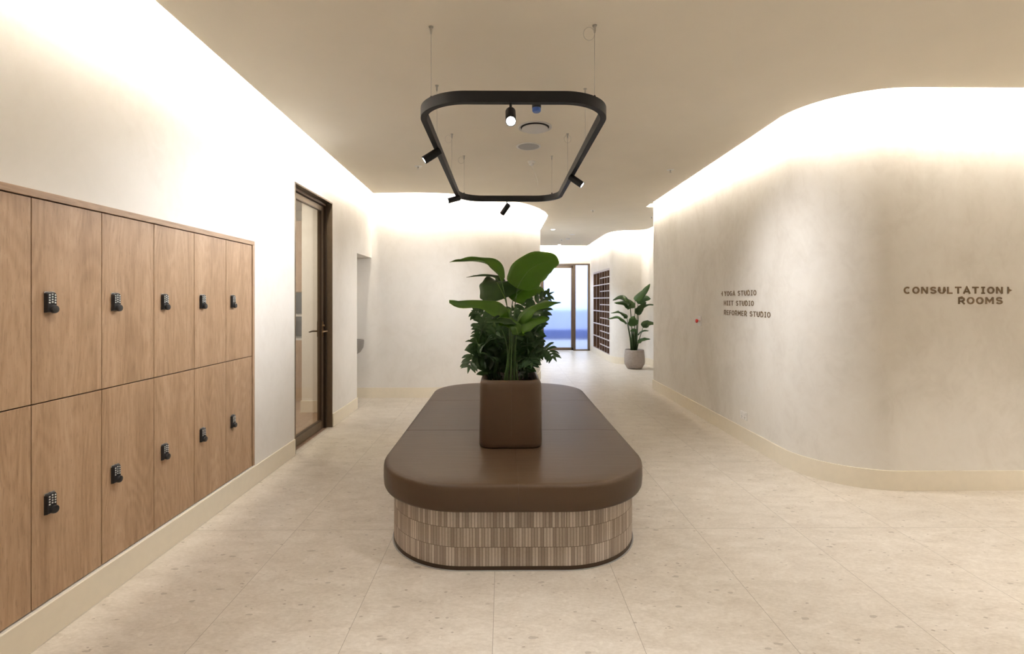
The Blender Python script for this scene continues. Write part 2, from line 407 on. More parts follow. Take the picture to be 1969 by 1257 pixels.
def clear_glass():
    m, t, b = new_mat('clear_glass'); t.nodes.remove(b)
    tr = node(t, 'ShaderNodeBsdfTransparent'); tr.inputs[0].default_value = (.93, .94, .92, 1)
    gl = node(t, 'ShaderNodeBsdfGlossy'); gl.inputs['Roughness'].default_value = .02
    fr = node(t, 'ShaderNodeFresnel', i_IOR=1.5); gm = node(t, 'ShaderNodeNewGeometry'); lk(t, mathn(t, 'SUBTRACT', 1.5, mathn(t, 'MULTIPLY', gm.outputs['Backfacing'], .8333)), fr.inputs[0]); mx = node(t, 'ShaderNodeMixShader')
    lk(t, fr.outputs[0], mx.inputs[0]); lk(t, tr.outputs[0], mx.inputs[1]); lk(t, gl.outputs[0], mx.inputs[2])
    lk(t, mx.outputs[0], t.nodes['Material Output'].inputs[0]); return m
M_glass = clear_glass()
def ribbed_glass():
    m, t, b = new_mat('ribbed_glass'); t.nodes.remove(b)
    g = node(t, 'ShaderNodeBsdfRefraction', i_IOR=1.45, i_Roughness=.12); g.inputs[0].default_value = (.93, .94, 1, 1)
    gl = node(t, 'ShaderNodeBsdfGlossy', i_Roughness=.1)
    c = geoco(t); s = node(t, 'ShaderNodeSeparateXYZ'); lk(t, c, s.inputs[0])
    h = mathn(t, 'SINE', mathn(t, 'MULTIPLY', s.outputs[0], 2*PI/.014))
    bp = node(t, 'ShaderNodeBump', i_Strength=1.0, i_Distance=.006); lk(t, h, bp.inputs['Height'])
    lk(t, bp.outputs[0], g.inputs['Normal']); lk(t, bp.outputs[0], gl.inputs['Normal'])
    mx = node(t, 'ShaderNodeMixShader'); mx.inputs[0].default_value = .05
    lk(t, g.outputs[0], mx.inputs[1]); lk(t, gl.outputs[0], mx.inputs[2]); lk(t, mx.outputs[0], t.nodes['Material Output'].inputs[0]); return m
M_rib_glass = ribbed_glass()

# ------------------------------------------------------------------ the room shell
XL = -1.855; YB = 6.85; XR = 2.34; ZT = 3.16; ZC = CH+1.47; BH = .142
def struct(o): o['kind'] = 'structure'; return o

fl = MB().box(-1.9, 6.6, -3.2, 13.32, -.1, 0); fl.box(-2.5, -1.9, 5.96, 7.0, -.1, 0)
fl.box(-2.5, -1.9, -3.2, 1.5, -.1, 0)
struct(fl.build('floor', M_floor))

# left wall with locker recess, door opening and niche
LK0, LK1 = 1.552, 3.624          # locker recess
D0, D1, DH = 4.325, 5.275, 2.435   # door opening
N0 = 6.165; NH = 1.975
T = .12
wl = MB()
wl.box(XL-T, XL, -3.1, LK0, 0, ZT)
wl.box(XL-T, XL, LK0, LK1, 0, .148); wl.box(XL-T, XL, LK0, LK1, 1.815, ZT)
wl.box(XL-T, XL, LK1, D0, 0, ZT); wl.box(XL-T, XL, D0, D1, DH, ZT)
wl.box(XL-T, XL, D1, N0, 0, ZT)
wl.box(XL-T, XL, N0, YB+T, NH, ZT)
wl.box(-2.47, XL-T, N0-T, N0, 0, NH+.1)       # niche near cheek
wl.box(-2.47, -2.35, N0, YB+T, 0, NH+.1)       # niche end
wl.box(-2.35, XL-T, N0, YB, NH, NH+.1)
wl.box(-2.47, XL-T, 5.96, N0-T, 0, ZT); wl.box(-2.47, XL-T, N0-T, YB+T, NH+.1, ZT)
struct(wl.build('wall_left', M_wall))

# back wall with its long outward curve
BC = (-1.21, 8.73); BR = 1.88
back_path = [(-2.35, YB), (BC[0], YB)]+arc(*BC, BR, -90, 0, 40)[1:]+[(BC[0]+BR, 13.2)]
struct(MB().strip(back_path, T, 0, ZT).build('wall_back', M_wall, smooth=True, angle=.5))
XD0, XD1 = 1.03, 2.375            # far glazed screen
YF = 13.2
wf = MB().box(.5, XD0, YF, YF+T, 0, ZT).box(XD0, XD1, YF, YF+T, 2.375, ZT).box(XD1, 2.6, YF, YF+T, 0, ZT)
struct(wf.build('wall_far', M_wall))
# corridor right wall: shelf recess in the straight run
SH0, SH1, SZ0, SZ1 = 10.86, 12.80, .142, 2.075
XS = 2.40
wc = MB(); wc.box(XS, XS+T, SH1, YF, 0, ZT); wc.box(XS, XS+T, SH0, SH1, 0, SZ0); wc.box(XS, XS+T, SH0, SH1, SZ1, ZT)
wc.box(XS, XS+T, 10.72, SH0, 0, ZT)
cpath = [(XS, 10.72)]+arc(XS+.33, 10.72, .33, 180, 270, 16)[1:]+[(2.97, 10.39)]+arc(2.97, 10.24, .15, 90, 0, 8)[1:]+[(3.12, 7.52)]
wc.strip(cpath, T, 0, ZT)
struct(wc.build('wall_corridor', M_wall, smooth=True, angle=.5))
# right wall: sharp end at Y 7.5, straight, curve, then facing the camera
RC = (2.89, 4.03); RR = .55
rpath = [(3.12, 7.5), (XR, 7.5), (XR, RC[1])]+arc(*RC, RR, 180, 270, 24)[1:]+[(6.4, 3.48)]
struct(MB().strip(rpath, T, 0, ZT).build('wall_right', M_wallR, smooth=True, angle=.5))
struct(MB().box(6.4, 6.52, -3.2, 3.6, 0, ZT).build('wall_side', M_wall))
struct(MB().box(XL-T, 6.52, -3.22, -3.1, 0, ZT).build('wall_front', M_front))

# skirtings
sk = .011
b = MB(); b.box(XL, XL+sk, -3.1, D0-.005, 0, BH); b.box(XL, XL+sk, D1+.005, N0, 0, BH)
b.box(-2.35, -2.35+sk, N0, YB, 0, BH); struct(b.build('baseboard_left', M_base, bevel=.002))
struct(MB().strip(back_path[:-1]+[(BC[0]+BR, 13.2)], -sk, 0, BH).build('baseboard_back', M_base, smooth=True, angle=.5))
b = MB().strip([(XS, 13.2), (XS, 10.72)]+cpath[1:-1]+[(3.12, 7.5)], -sk, 0, BH); struct(b.build('baseboard_corridor', M_base, smooth=True, angle=.5))
struct(MB().strip(rpath, -sk, 0, BH).build('baseboard_right', M_base, smooth=True, angle=.5))

# ceiling: a raft that stops short of every wall, light strips along its rim, a slab over it
edge = [(-1.66, -2.95), (-1.705, 2.37), (-1.782, 6.66)]
edge += [(-1.24, 6.62)]+arc(-1.24, 8.65, 2.03, -90, 0, 40)[1:]
edge += [(.79, 13.02), (2.28, 13.02), (2.28, 10.85)]
edge += [(2.29, 10.62), (2.33, 10.45), (2.41, 10.31), (2.53, 10.21), (2.68, 10.155), (2.80, 10.14), (2.90, 10.11), (2.97, 10.02), (3.0, 9.9), (3.0, 7.61), (2.26, 7.61)]
edge += [(2.235, 4.26)]+arc(2.82, 3.91, .592, 181, 270, 24)[1:]+[(6.2, 3.318), (6.2, -2.95)]
cp = MB().prism(edge, ZC, ZC+.03)
ceiling = struct(cp.build('ceiling', M_ceil))
cs = MB()
ins = offset(edge, -.004, True)
N = len(ins)
# travel is clockwise, inside on the right: the strip sits on the rim, facing the wall
b0 = len(cs.v)
up_ = offset(edge, .0022, True)
for p, q in zip(ins, up_): cs.v += [Vector((p[0], p[1], ZC+.032)), Vector((q[0], q[1], ZC+.043))]
for i in range(N):
    j = (i+1) % N; cs.f.append((b0+2*i, b0+2*j, b0+2*j+1, b0+2*i+1))
strip = cs.build('light_strip', M_cove, ceiling)
struct(MB().strip(offset(edge, -.006, True), -.02, ZC+.03, ZC+.05, True).build('strip_channel', M_cavity, ceiling))
ru = MB().box(XL-T-.5, 6.52, -3.22, YF+T, ZT, ZT+.1); struct(ru.build('ceiling_upper', M_cavity))

# ------------------------------------------------------------------ lockers
lf = thing('locker_surround', 'oak surround framing the whole bank of lockers in the left wall', 'locker surround', (XL, 2.6, .15))
MB().box(XL-.4, XL+.004, LK0+.002, LK1, 1.785, 1.815).build('top_panel', M_oakH, lf, bevel=.0015)
MB().box(XL-.4, XL+.004, 3.596, LK1, .150, 1.785).build('side_panel', M_oak, lf, bevel=.0015)
MB().box(XL-.4, XL+.004, LK0+.002, 1.582, .150, 1.785).build('side_panel', M_oak, lf, bevel=.0015)
LW = .3345
def locker(y0, z0, z1, lockz, label):
    t = thing('locker', label, 'locker', (XL, y0, z0), 'oak lockers in the left wall')
    MB().box(XL-.40, XL-.020, y0+.001, y0+LW-.001, z0, z1).build('body', M_gap, t)
    MB().box(XL-.019, XL, y0+.0017, y0+LW-.0017, z0+.0017, z1-.0017).build('door', M_oak, t, bevel=.0012)
    return t
def lock_parts(t, y0, z):
    x = XL; yc = y0+.073
    # keypad body: rounded top, tapered forward
    prof = [(-.021, 0), (.021, 0), (.021, .078), (.016, .084), (0, .087), (-.016, .084), (-.021, .078)]
    m = MB(); n = len(prof)
    for xx, s in ((x, 1.0), (x+.012, .96), (x+.015, .90)):
        for (a, h) in prof: m.v.append(Vector((xx, yc+a*s, z+.043+(h-.043)*s)))
    for L in range(2):
        for i in range(n):
            j = (i+1) % n; m.f.append((L*n+i, L*n+j, (L+1)*n+j, (L+1)*n+i))
    m.f.append(tuple(range(n))); m.f.append(tuple(2*n+i for i in range(n)))
    lb = m.build('lock', M_blackbody, t)
    m = MB(); m.box(x, x+.004, yc-.0225, yc+.0225, z+.078, z+.0865); m.build('lock_trim', M_chrome, lb, bevel=.001)
    for c in (-.0125, 0, .0125):
        for r in range(4):
            zz = z+.072-r*.0105+(0.003 if c == 0 else 0)
            MB().lathe([(.0034, 0), (.0034, .0016), (.0024, .0022)], (x+.015, yc+c, zz), 8, (1, 0, 0)).build('button', M_btn, lb, smooth=True, angle=.6)
    k = MB().lathe([(.0165, 0), (.0165, .008), (.015, .011), (.006, .012)], (x+.013, yc+.007, z+.014), 18, (1, 0, 0)).build('knob', M_blackbody, lb, smooth=True, angle=.6)
    return lb
ordn = ['cut by the left edge of the photo', 'second column from the left edge', 'third column from the left edge', 'third column from the right end',
        'second column from the right end', 'at the right end nearest the glass door']
proto = None
for row, (z0, z1, lz) in enumerate(((.965, 1.782, 1.326), (.152, .9635, .507))):
    for c in range(6):
        y0 = 1.584+c*LW
        lab = ('upper' if row == 0 else 'lower')+' oak locker with black keypad lock, '+ordn[c]
        t = locker(y0, z0, z1, lz, lab)
        if proto is None:
            lock_parts(t, y0, lz); proto = [ch for ch in t.children if ch.name.startswith('lock')][0]; pz = (y0, lz, z0)
        else:
            cpy = proto.copy(); COL.objects.link(cpy); cpy.parent = t
            cpy.location = (0, 0, (lz-z0)-(pz[1]-pz[2]))
            for g in proto.children:
                e = g.copy(); COL.objects.link(e); e.parent = cpy

# ------------------------------------------------------------------ left glazed door
d1 = thing('door_1', None, None, (XL, D0, 0), kind='structure')
f = MB(); XI = XL-T-.01
f.box(XI, XL+.004, D0-.001, D0+.016, 0, DH); f.box(XI, XL+.004, D1-.016, D1+.001, 0, DH); f.box(XI, XL+.004, D0, D1, DH-.016, DH)
f.build('door_frame', M_bronze, d1, bevel=.0015)
f = MB(); f.box(XI, XL-.055, D1-.04, D1-.016, 0, DH-.016); f.box(XI, XL-.055, D0+.016, D1-.016, DH-.045, DH-.016); f.box(XI, XL-.055, D0+.016, D0+.03, 0, DH-.016)
f.build('door_stop', M_bronze_d, d1, bevel=.002)
xf = XL-.080; xb = XL-.125
lv = MB(); y0, y1 = D0+.03, D1-.04
lv.box(xb, xf, y0, y0+.05, .008, DH-.05); lv.box(xb, xf, y1-.06, y1, .008, DH-.05)
lv.box(xb, xf, y0+.05, y1-.06, .008, .092); lv.box(xb, xf, y0+.05, y1-.06, 2.335, DH-.05)
leafo = lv.build('door_leaf', M_bronze, d1, bevel=.003)
MB().box(xb+.018, xb+.026, y0+.045, y1-.055, .088, 2.34).build('glass', M_glass, leafo)
g = MB()
for zz in ((.092, .100), (2.327, 2.335)): g.box(xb+.026, xf+.002, y0+.05, y1-.06, *zz)
for yy in ((y0+.05, y0+.058), (y1-.068, y1-.06)): g.box(xb+.026, xf+.002, yy[0], yy[1], .10, 2.327)
g.build('glazing_bead', M_bronze_d, leafo)
yc = y1-.03
hd = MB().box(xf, xf+.008, yc-.014, yc+.014, .985, 1.15); hd.tube([(xf, yc, 1.045), (xf+.052, yc, 1.045)], .009, 12)
hd.tube([(xf+.047, yc+.008, 1.045), (xf+.050, yc-.06, 1.046), (xf+.046, yc-.125, 1.043)], [.009, .008, .007], 12)
hd.tube([(xf+.006, yc, 1.105), (xf+.022, yc, 1.105)], .011, 14)
h1 = hd.build('door_handle', M_bronze_h, leafo, smooth=True, angle=.6)
hd = MB().box(xb-.008, xb, yc-.014, yc+.014, .985, 1.15); hd.tube([(xb, yc, 1.045), (xb-.052, yc, 1.045)], .009, 12)
hd.tube([(xb-.047, yc+.008, 1.045), (xb-.050, yc-.06, 1.046), (xb-.046, yc-.125, 1.043)], [.009, .008, .007], 12)
hd.build('door_handle', M_bronze_d, leafo, smooth=True, angle=.6)

# the room behind it
struct(MB().box(-5.0, -1.9, 3.7, 5.96, -.1, -.002).box(-5, -2.47, 5.96, 7.4, -.1, -.002).build('floor_inner', M_timfloor))
r = MB().box(-5.1, -1.975, 3.63, 3.7, 0, ZT).box(-5.1, -5.0, 3.7, 7.4, 0, ZT).box(-5.1, -2.47, 7.3, 7.4, 0, ZT).box(-2.47, -2.40, 6.97, 7.4, 0, ZT)
struct(r.build('wall_inner', M_wall))
struct(MB().box(-5.1, -1.975, 3.6, 5.96, 2.72, 2.80).box(-5.1, -2.47, 5.96, 7.4, 2.72, 2.80).build('ceiling_inner', M_ceil))
struct(MB().box(-2.48, -1.98, 5.948, 5.96, 0, BH).box(-2.482, -2.47, 5.96, 6.6, 0, BH).build('baseboard_inner', M_base))
cb = thing('tall_cabinet', 'tall timber cabinet with grey open bays seen through the glass door', 'cabinet', (-3.2, 6.62, 0))
c = MB().box(-3.9, -2.50, 6.62, 7.25, 0, .83).box(-3.9, -2.50, 6.62, 7.25, 1.49, 2.46)
c.build('body', M_oak, cb)
MB().box(-3.9, -2.5, 7.15, 7.25, .83, 1.49).build('back_panel', M_screen, cb)
MB().box(-3.9, -2.50, 6.62, 7.15, .83, .855).build('counter', M_offwhite, cb); MB().box(-3.9, -2.5, 6.62, 7.15, 1.155, 1.18).build('shelf', M_offwhite, cb)
for x in (-3.9, -3.2, -2.52): MB().box(x, x+.02, 6.62, 7.15, .855, 1.49).build('divider', M_oak, cb)

# ------------------------------------------------------------------ drinking fountain in the niche
df = thing('drinking_fountain', 'stainless steel drinking fountain hung in the corner niche', 'drinking fountain', (-2.1, 6.5, .64))
pr = []
for (s, z) in ((.55, .645), (.80, .68), (.97, .74), (1.0, .80), (1.0, .835), (.97, .845), (.90, .845), (.80, .82), (.5, .805)):
    ring = []
    for k in range(32):
        a = 2*PI*k/32
        ring.append(Vector((-2.085+.205*s*math.copysign(abs(math.cos(a))**.6, math.cos(a)), 6.50+.17*s*math.copysign(abs(math.sin(a))**.6, math.sin(a)), z)))
    pr.append(ring)
m = MB()
for rg in pr: m.v += rg
for i in range(len(pr)-1):
    for k in range(32):
        m.f.append((i*32+k, i*32+(k+1) % 32, (i+1)*32+(k+1) % 32, (i+1)*32+k))
m.f.append(tuple(range(32))[::-1]); m.f.append(tuple((len(pr)-1)*32+k for k in range(32)))
bs = m.build('basin', M_basin, df, smooth=True, angle=.7)
MB().box(-2.35, -2.28, 6.38, 6.62, .66, .83).build('wall_bracket', M_steel, df, bevel=.004)
MB().tube([(-1.95, 6.44, .84), (-1.95, 6.44, .875), (-1.96, 6.45, .89), (-1.98, 6.46, .888)], [.012, .010, .009, .007], 12).build('bubbler', M_chrome, df, smooth=True, angle=.7)
MB().lathe([(.024, 0), (.024, .004), (.012, .034), (.004, .04)], (-1.955, 6.40, .868), 14, (-.3, .1, 1)).build('mouth_guard', M_chrome, df, smooth=True, angle=.7)
MB().box(-1.955, -1.90, 6.325, 6.335, .70, .75).build('push_pad', M_chrome, df, bevel=.003)

# ------------------------------------------------------------------ the island bench
BX = .060
def rrect(cx, hw, y0, y1, r, n=16):
    p = arc(cx+hw-r, y0+r, r, -90, 0, n)+arc(cx+hw-r, y1-r, r, 0, 90, n)+arc(cx-hw+r, y1-r, r, 90, 180, n)+arc(cx-hw+r, y0+r, r, 180, 270, n)
    out = []
    for q in p:
        if not out or math.hypot(q[0]-out[-1][0], q[1]-out[-1][1]) > 1e-6: out.append(q)
    return out
bench = thing('island_bench', 'long brown leather bench with rounded ends on a mosaic tiled base', 'bench', (BX, 3.9, 0))
SY0, SY1 = 2.41, 5.42; HW = .758; SR = .50
IN = .055
bo = rrect(BX, HW-IN, SY0+IN, SY1-IN, SR-IN, 24)
per = [0]
for i in range(len(bo)):
    a, c2 = bo[i], bo[(i+1) % len(bo)]; per.append(per[-1]+math.hypot(c2[0]-a[0], c2[1]-a[1]))
me = bpy.data.meshes.new('tiled_base'); bm = bmesh.new(); uvl = bm.loops.layers.uv.new('UVMap')
org = ORG[bench.name]; lo = []; hi = []
for p in bo:
    lo.append(bm.verts.new(Vector((p[0], p[1], .020))-org)); hi.append(bm.verts.new(Vector((p[0], p[1], .318))-org))
for i in range(len(bo)):
    j = (i+1) % len(bo); fc = bm.faces.new((lo[i], lo[j], hi[j], hi[i])); fc.smooth = True
    for l, (u, v) in zip(fc.loops, ((per[i], 0), (per[i+1], 0), (per[i+1], .303), (per[i], .303))): l[uvl].uv = (u, v)
bm.faces.new(lo[::-1]); bm.faces.new(hi)
bm.to_mesh(me); bm.free(); me.materials.append(M_mosaic); me.set_sharp_from_angle(angle=.6)
o = bpy.data.objects.new('tiled_base', me); COL.objects.link(o); o.parent = bench; ORG[o.name] = org
MB().prism(rrect(BX, HW-IN+.002, SY0+IN-.002, SY1-IN+.002, SR-IN, 24), 0, .022).build('kick_strip', M_bronze_d, bench, smooth=True, angle=.6)
MB().prism(rrect(BX, HW-IN+.007, SY0+IN-.007, SY1-IN+.007, SR-IN, 24), 0, .003).build('sealant_bead', M_sealant, bench)
# cushion in three lengths
def cushion(ya, yb, first, last):
    full = rrect(BX, HW, SY0, SY1, SR, 28)
    pts = []
    if first: pts = [p for p in full if p[1] < SY0+SR-1e-4]
    # build outline counter-clockwise
    out = []
    out += [(p[0], p[1], 1) for p in arc(BX+HW-SR, SY0+SR, SR, -90, 0, 28)] if first else [(BX+HW, ya, 0)]
    if first: out = out+[(BX+HW, yb, 0)]
    else:
        if last: out += [(p[0], p[1], 1) for p in arc(BX+HW-SR, SY1-SR, SR, 0, 90, 28)]
        else: out += [(BX+HW, yb, 0)]
    if last: out += [(p[0], p[1], 1) for p in arc(BX-HW+SR, SY1-SR, SR, 90, 180, 28)]+[(BX-HW, ya, 0)]
    else:
        out += [(BX-HW, yb, 0)]
        if not first: out += [(BX-HW, ya, 0)]
    if first: out += [(p[0], p[1], 1) for p in arc(BX-HW+SR, SY0+SR, SR, 180, 270, 28)]
    # inward shift per vertex: full on the outer rim, slight along the seams
    c = []
    for q in out:
        if not c or math.hypot(q[0]-c[-1][0], q[1]-c[-1][1]) > 1e-6: c.append(q)
    out = c
    prof = [(.020, .314), (.006, .318), (0, .330), (-.003, .37), (-.002, .425), (.0005, .439), (.0045, .4475), (.011, .4525), (.03, .4555), (.12, .457)]
    m = MB(); n = len(out)
    for ins, z in prof:
        for (x, y, k) in out:
            ax = 0; ay = 0
            if k == 1:
                cx = BX+HW-SR if x > BX+HW-SR else (BX-HW+SR if x < BX-HW+SR else x)
                cy = SY0+SR if y < SY0+SR else (SY1-SR if y > SY1-SR else y)
                dx, dy = cx-x, cy-y; l = math.hypot(dx, dy) or 1; ax, ay = dx/l*ins, dy/l*ins
            else:
                ax = (-1 if x > BX else 1)*ins
                if not first and abs(y-ya) < 1e-6: ay = min(max(ins, 0)*.12, .003)+.0008
                if not last and abs(y-yb) < 1e-6: ay = -min(max(ins, 0)*.12, .003)-.0008
                if (first and abs(y-yb) > 1e-6) or (last and abs(y-ya) > 1e-6): ay = 0
            zz = z
            if k == 0 and z > .445: zz = z-.002
            m.v.append(Vector((x+ax, y+ay, zz)))
    for L in range(len(prof)-1):
        for i in range(n):
            j = (i+1) % n; m.f.append((L*n+i, L*n+j, (L+1)*n+j, (L+1)*n+i))
    m.f.append(tuple(range(n))[::-1]); m.f.append(tuple((len(prof)-1)*n+i for i in range(n)))
    return m.build('seat_cushion', M_leather, bench, smooth=True, angle=.9)
Y1s, Y2s = 3.44, 4.46
cushion(SY0, Y1s, True, False); cushion(Y1s, Y2s, False, False); cushion(Y2s, SY1, False, True)
SX = .078
for (ya, yb, out) in ((SY0, 2.985, True), (4.81, SY1, False)):
    s = [(SX, SY0+.012, .33), (SX, SY0-.0045, .35), (SX, SY0-.004, .41), (SX, SY0+.0005, .440), (SX, SY0+.009, .4525), (SX, SY0+.06, .4565), (SX, yb, .4575)] if out else \
        [(SX, SY1+.0045, .35), (SX, SY1+.003, .42), (SX, SY1-.02, .4505), (SX, SY1-.06, .4565), (SX, ya, .4575)]
    MB().tube(s, .0014, 6).build('seam', M_thread, bench, smooth=True)
for yy in (Y1s, Y2s):
    MB().tube([(BX-HW-.001, yy, .34), (BX-HW+.002, yy, .438), (BX-HW+.03, yy, .4515), (BX-HW+.12, yy, .4535), (BX+HW-.12, yy, .4535), (BX+HW-.03, yy, .4515), (BX+HW-.002, yy, .438), (BX+HW+.001, yy, .34)], .002, 6).build('seam', M_thread, bench, smooth=True)

# planter on the bench
PX = .049
pl = thing('planter_box', 'long brown leather covered planter standing on the island bench', 'planter', (PX, 3.9, .457))
pz0 = .458
prof = [(.006, pz0), (-.001, pz0+.008), (-.002, pz0+.03), (.0, pz0+.2), (.001, pz0+.36), (.004, pz0+.395), (.012, pz0+.412), (.024, pz0+.420), (.036, pz0+.418), (.043, pz0+.408), (.045, pz0+.36), (.046, pz0+.12)]
m = MB(); nn = None
for ins, z in prof:
    ring = rrect(PX, .197-ins, 2.992+ins, 4.81-ins, .085-min(ins, .05), 12); nn = len(ring)
    m.v += [Vector((p[0], p[1], z)) for p in ring]
for L in range(len(prof)-1):
    for i in range(nn):
        j = (i+1) % nn; m.f.append((L*nn+i, L*nn+j, (L+1)*nn+j, (L+1)*nn+i))
m.f.append(tuple(range(nn))[::-1]); m.f.append(tuple((len(prof)-1)*nn+i for i in range(nn)))
m.build('shell', M_leather, pl, smooth=True, angle=.9)
MB().tube([(PX+.004, 2.994, pz0+.01), (PX+.004, 2.9905, pz0+.1), (PX+.004, 2.992, pz0+.37), (PX+.004, 3.004, pz0+.412), (PX+.004, 3.018, pz0+.420)], .0012, 6).build('seam', M_thread, pl, smooth=True)
sm = MB()
gx, gy = 14, 60
for j in range(gy+1):
    for i in range(gx+1):
        sm.v.append(Vector((PX-.150+.300*i/gx, 3.043+1.716*j/gy, pz0+.372+random.uniform(-.008, .008))))
for j in range(gy):
    for i in range(gx):
        a = j*(gx+1)+i; sm.f.append((a, a+1, a+gx+2, a+gx+1))
for k in range(170):
    x = PX+random.uniform(-.14, .14); y = 3.05+random.random()**1.6*1.0; z = pz0+.377; s = random.uniform(.006, .013); a = random.uniform(0, PI)
    dx, dy = math.cos(a)*s, math.sin(a)*s
    sm.add([(x-dx, y-dy, z), (x+dy*.5, y-dx*.5, z), (x+dx, y+dy, z+.004), (x-dy*.5, y+dx*.5, z), (x, y, z+.009)], [(0, 1, 4), (1, 2, 4), (2, 3, 4), (3, 0, 4)])
so = sm.build('bark_mulch', M_soil, pl)

# ------------------------------------------------------------------ plants
def catmull(P, n):
    P = [Vector(p) for p in P]; Q = [P[0]*2-P[1]]+P+[P[-1]*2-P[-2]]; out = []
    seg = len(P)-1
    for i in range(n+1):
        u = i/n*seg; k = min(int(u), seg-1); t = u-k
        a, b_, c_, d_ = Q[k], Q[k+1], Q[k+2], Q[k+3]
        out.append(.5*((2*b_)+(c_-a)*t+(2*a-5*b_+4*c_-d_)*t*t+(3*b_-a-3*c_+d_)*t**3))
    return out
def leaf_mesh(mb, P, hw, normal, fold=.25, wave=.06, n=22, m=4, shape=(.62, .8), seed=0, split=None):
    """blade along P, half width hw, normal = facing; fold > 0 lifts the margins towards the normal"""
    rnd = random.Random(seed); pts = catmull(P, n); base = len(mb.v); nv = Vector(normal).normalized(); ph = rnd.uniform(0, 6)
    for i, p in enumerate(pts):
        t = i/n; T_ = (pts[min(i+1, n)]-pts[max(i-1, 0)]).normalized()
        Sd = T_.cross(nv); Sd = Sd.normalized() if Sd.length > 1e-3 else Vector((1, 0, 0)); N_ = Sd.cross(T_)
        ww = hw*max(math.sin(PI*min(1, t**shape[0]*.985+.012)), 0)**shape[1]+.0006
        for k in range(-m, m+1):
            s = k/m
            edge_n = 1+.035*math.sin(t*23+ph+(2 if s > 0 else 0))*abs(s)
            if split and s*split[1] > 0 and abs(t-split[0]) < .035: edge_n *= 1-.6*(1-abs(t-split[0])/.035)*abs(s)
            lift = fold*abs(s)*ww + fold*.25*s*s*ww + wave*hw*s*s*math.sin(t*15+ph+(1.7 if s > 0 else 0))
            mb.v.append(p+Sd*(s*ww*edge_n*math.cos(min(abs(fold), 1)*.6))+N_*lift)
    w_ = 2*m+1
    for i in range(n):
        for k in range(2*m):
            a = base+i*w_+k; mb.f.append((a, a+1, a+w_+1, a+w_))
    return pts
def add_leaf(parent, P, hw, normal, mat, fold=.25, wave=.06, rib=True, shape=(.62, .8), seed=0, split=None, ribmat=None, n=22):
    mb = MB(); pts = leaf_mesh(mb, P, hw, normal, fold, wave, shape=shape, seed=seed, split=split, n=n)
    o = mb.build('leaf', mat, parent, smooth=True)
    md = o.modifiers.new('solid', 'SOLIDIFY'); md.thickness = .0011; md.offset = 0
    if rib:
        nr = len(pts)-3
        MB().tube(pts[:nr], [max(.0032*(1-i/nr), .0006) for i in range(nr)], 6).build('midrib', ribmat or M_rib, o, smooth=True)
    return o
def add_stem(parent, P, r0, r1, mat=None):
    pts = catmull(P, 16); MB().tube(pts, [r0+(r1-r0)*i/16 for i in range(17)], 8).build('stem', mat or M_stem, parent, smooth=True)

Z = lambda X, Y, d: W(840+X/4.19, 470+Y/4.19, d)
soilz = pz0+.37
bp = thing('bird_of_paradise_plant', 'tall broad-leaved bird of paradise plant at the front of the leather planter', 'plant', (.045, 3.16, soilz))
def sb(x, y): return Vector((.048+(x-.048)*1.7, y, soilz-.01))
CAM = Vector((0, -1, 0))
# big upright leaf, seen full face
add_leaf(bp, [Z(648, 352, 3.20), Z(690, 275, 3.22), Z(752, 200, 3.24), Z(850, 148, 3.27), Z(925, 138, 3.29), Z(985, 150, 3.30)], .118, (-.15, -1, .25), M_leaf, -.10, .05, shape=(.60, .62), seed=1)
add_stem(bp, [sb(.045, 3.13), Z(608, 800, 3.15), Z(622, 560, 3.18), Z(648, 352, 3.20)], .0048, .0026)
# dark broad leaf behind
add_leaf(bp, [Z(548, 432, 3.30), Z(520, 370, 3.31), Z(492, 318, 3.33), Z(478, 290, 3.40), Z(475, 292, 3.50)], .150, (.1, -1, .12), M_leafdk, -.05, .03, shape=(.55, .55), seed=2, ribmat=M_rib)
add_stem(bp, [sb(.03, 3.2), Z(590, 800, 3.22), Z(575, 560, 3.26), Z(548, 432, 3.30)], .0046, .0026)
# arching leaf at the upper left, seen on edge
add_leaf(bp, [Z(525, 300, 3.10), Z(478, 215, 3.10), Z(405, 158, 3.12), Z(310, 136, 3.15), Z(200, 138, 3.18), Z(104, 140, 3.2)], .062, (-.25, -.15, 1), M_leaf, .38, .10, shape=(.6, .7), seed=3)
add_stem(bp, [sb(.028, 3.12), Z(585, 800, 3.12), Z(563, 480, 3.11), Z(525, 300, 3.10)], .0048, .0026)
# narrow leaf behind
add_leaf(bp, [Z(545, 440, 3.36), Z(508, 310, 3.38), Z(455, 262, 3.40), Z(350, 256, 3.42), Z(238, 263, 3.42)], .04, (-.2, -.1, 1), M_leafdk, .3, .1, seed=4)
# wide drooping leaf on the left at eye height
add_leaf(bp, [Z(586, 600, 3.06), Z(560, 520, 3.04), Z(500, 465, 3.02), Z(400, 452, 3.01), Z(260, 448, 3.0), Z(100, 462, 3.0)], .098, (-.1, -.42, 1), M_leaf, -.42, .14, shape=(.62, .62), seed=5, split=(.62, 1))
add_stem(bp, [sb(.035, 3.09), Z(588, 850, 3.09), Z(592, 700, 3.08), Z(586, 600, 3.06)], .005, .003)
# right reaching leaf
add_leaf(bp, [Z(640, 650, 3.04), Z(690, 570, 3.02), Z(760, 505, 3.0), Z(850, 470, 2.98), Z(930, 460, 2.97), Z(998, 470, 2.96)], .062, (.15, -.5, 1), M_leaf, -.25, .08, shape=(.6, .65), seed=6)
add_stem(bp, [sb(.062, 3.11), Z(625, 900, 3.10), Z(632, 760, 3.07), Z(640, 650, 3.04)], .0046, .0026)
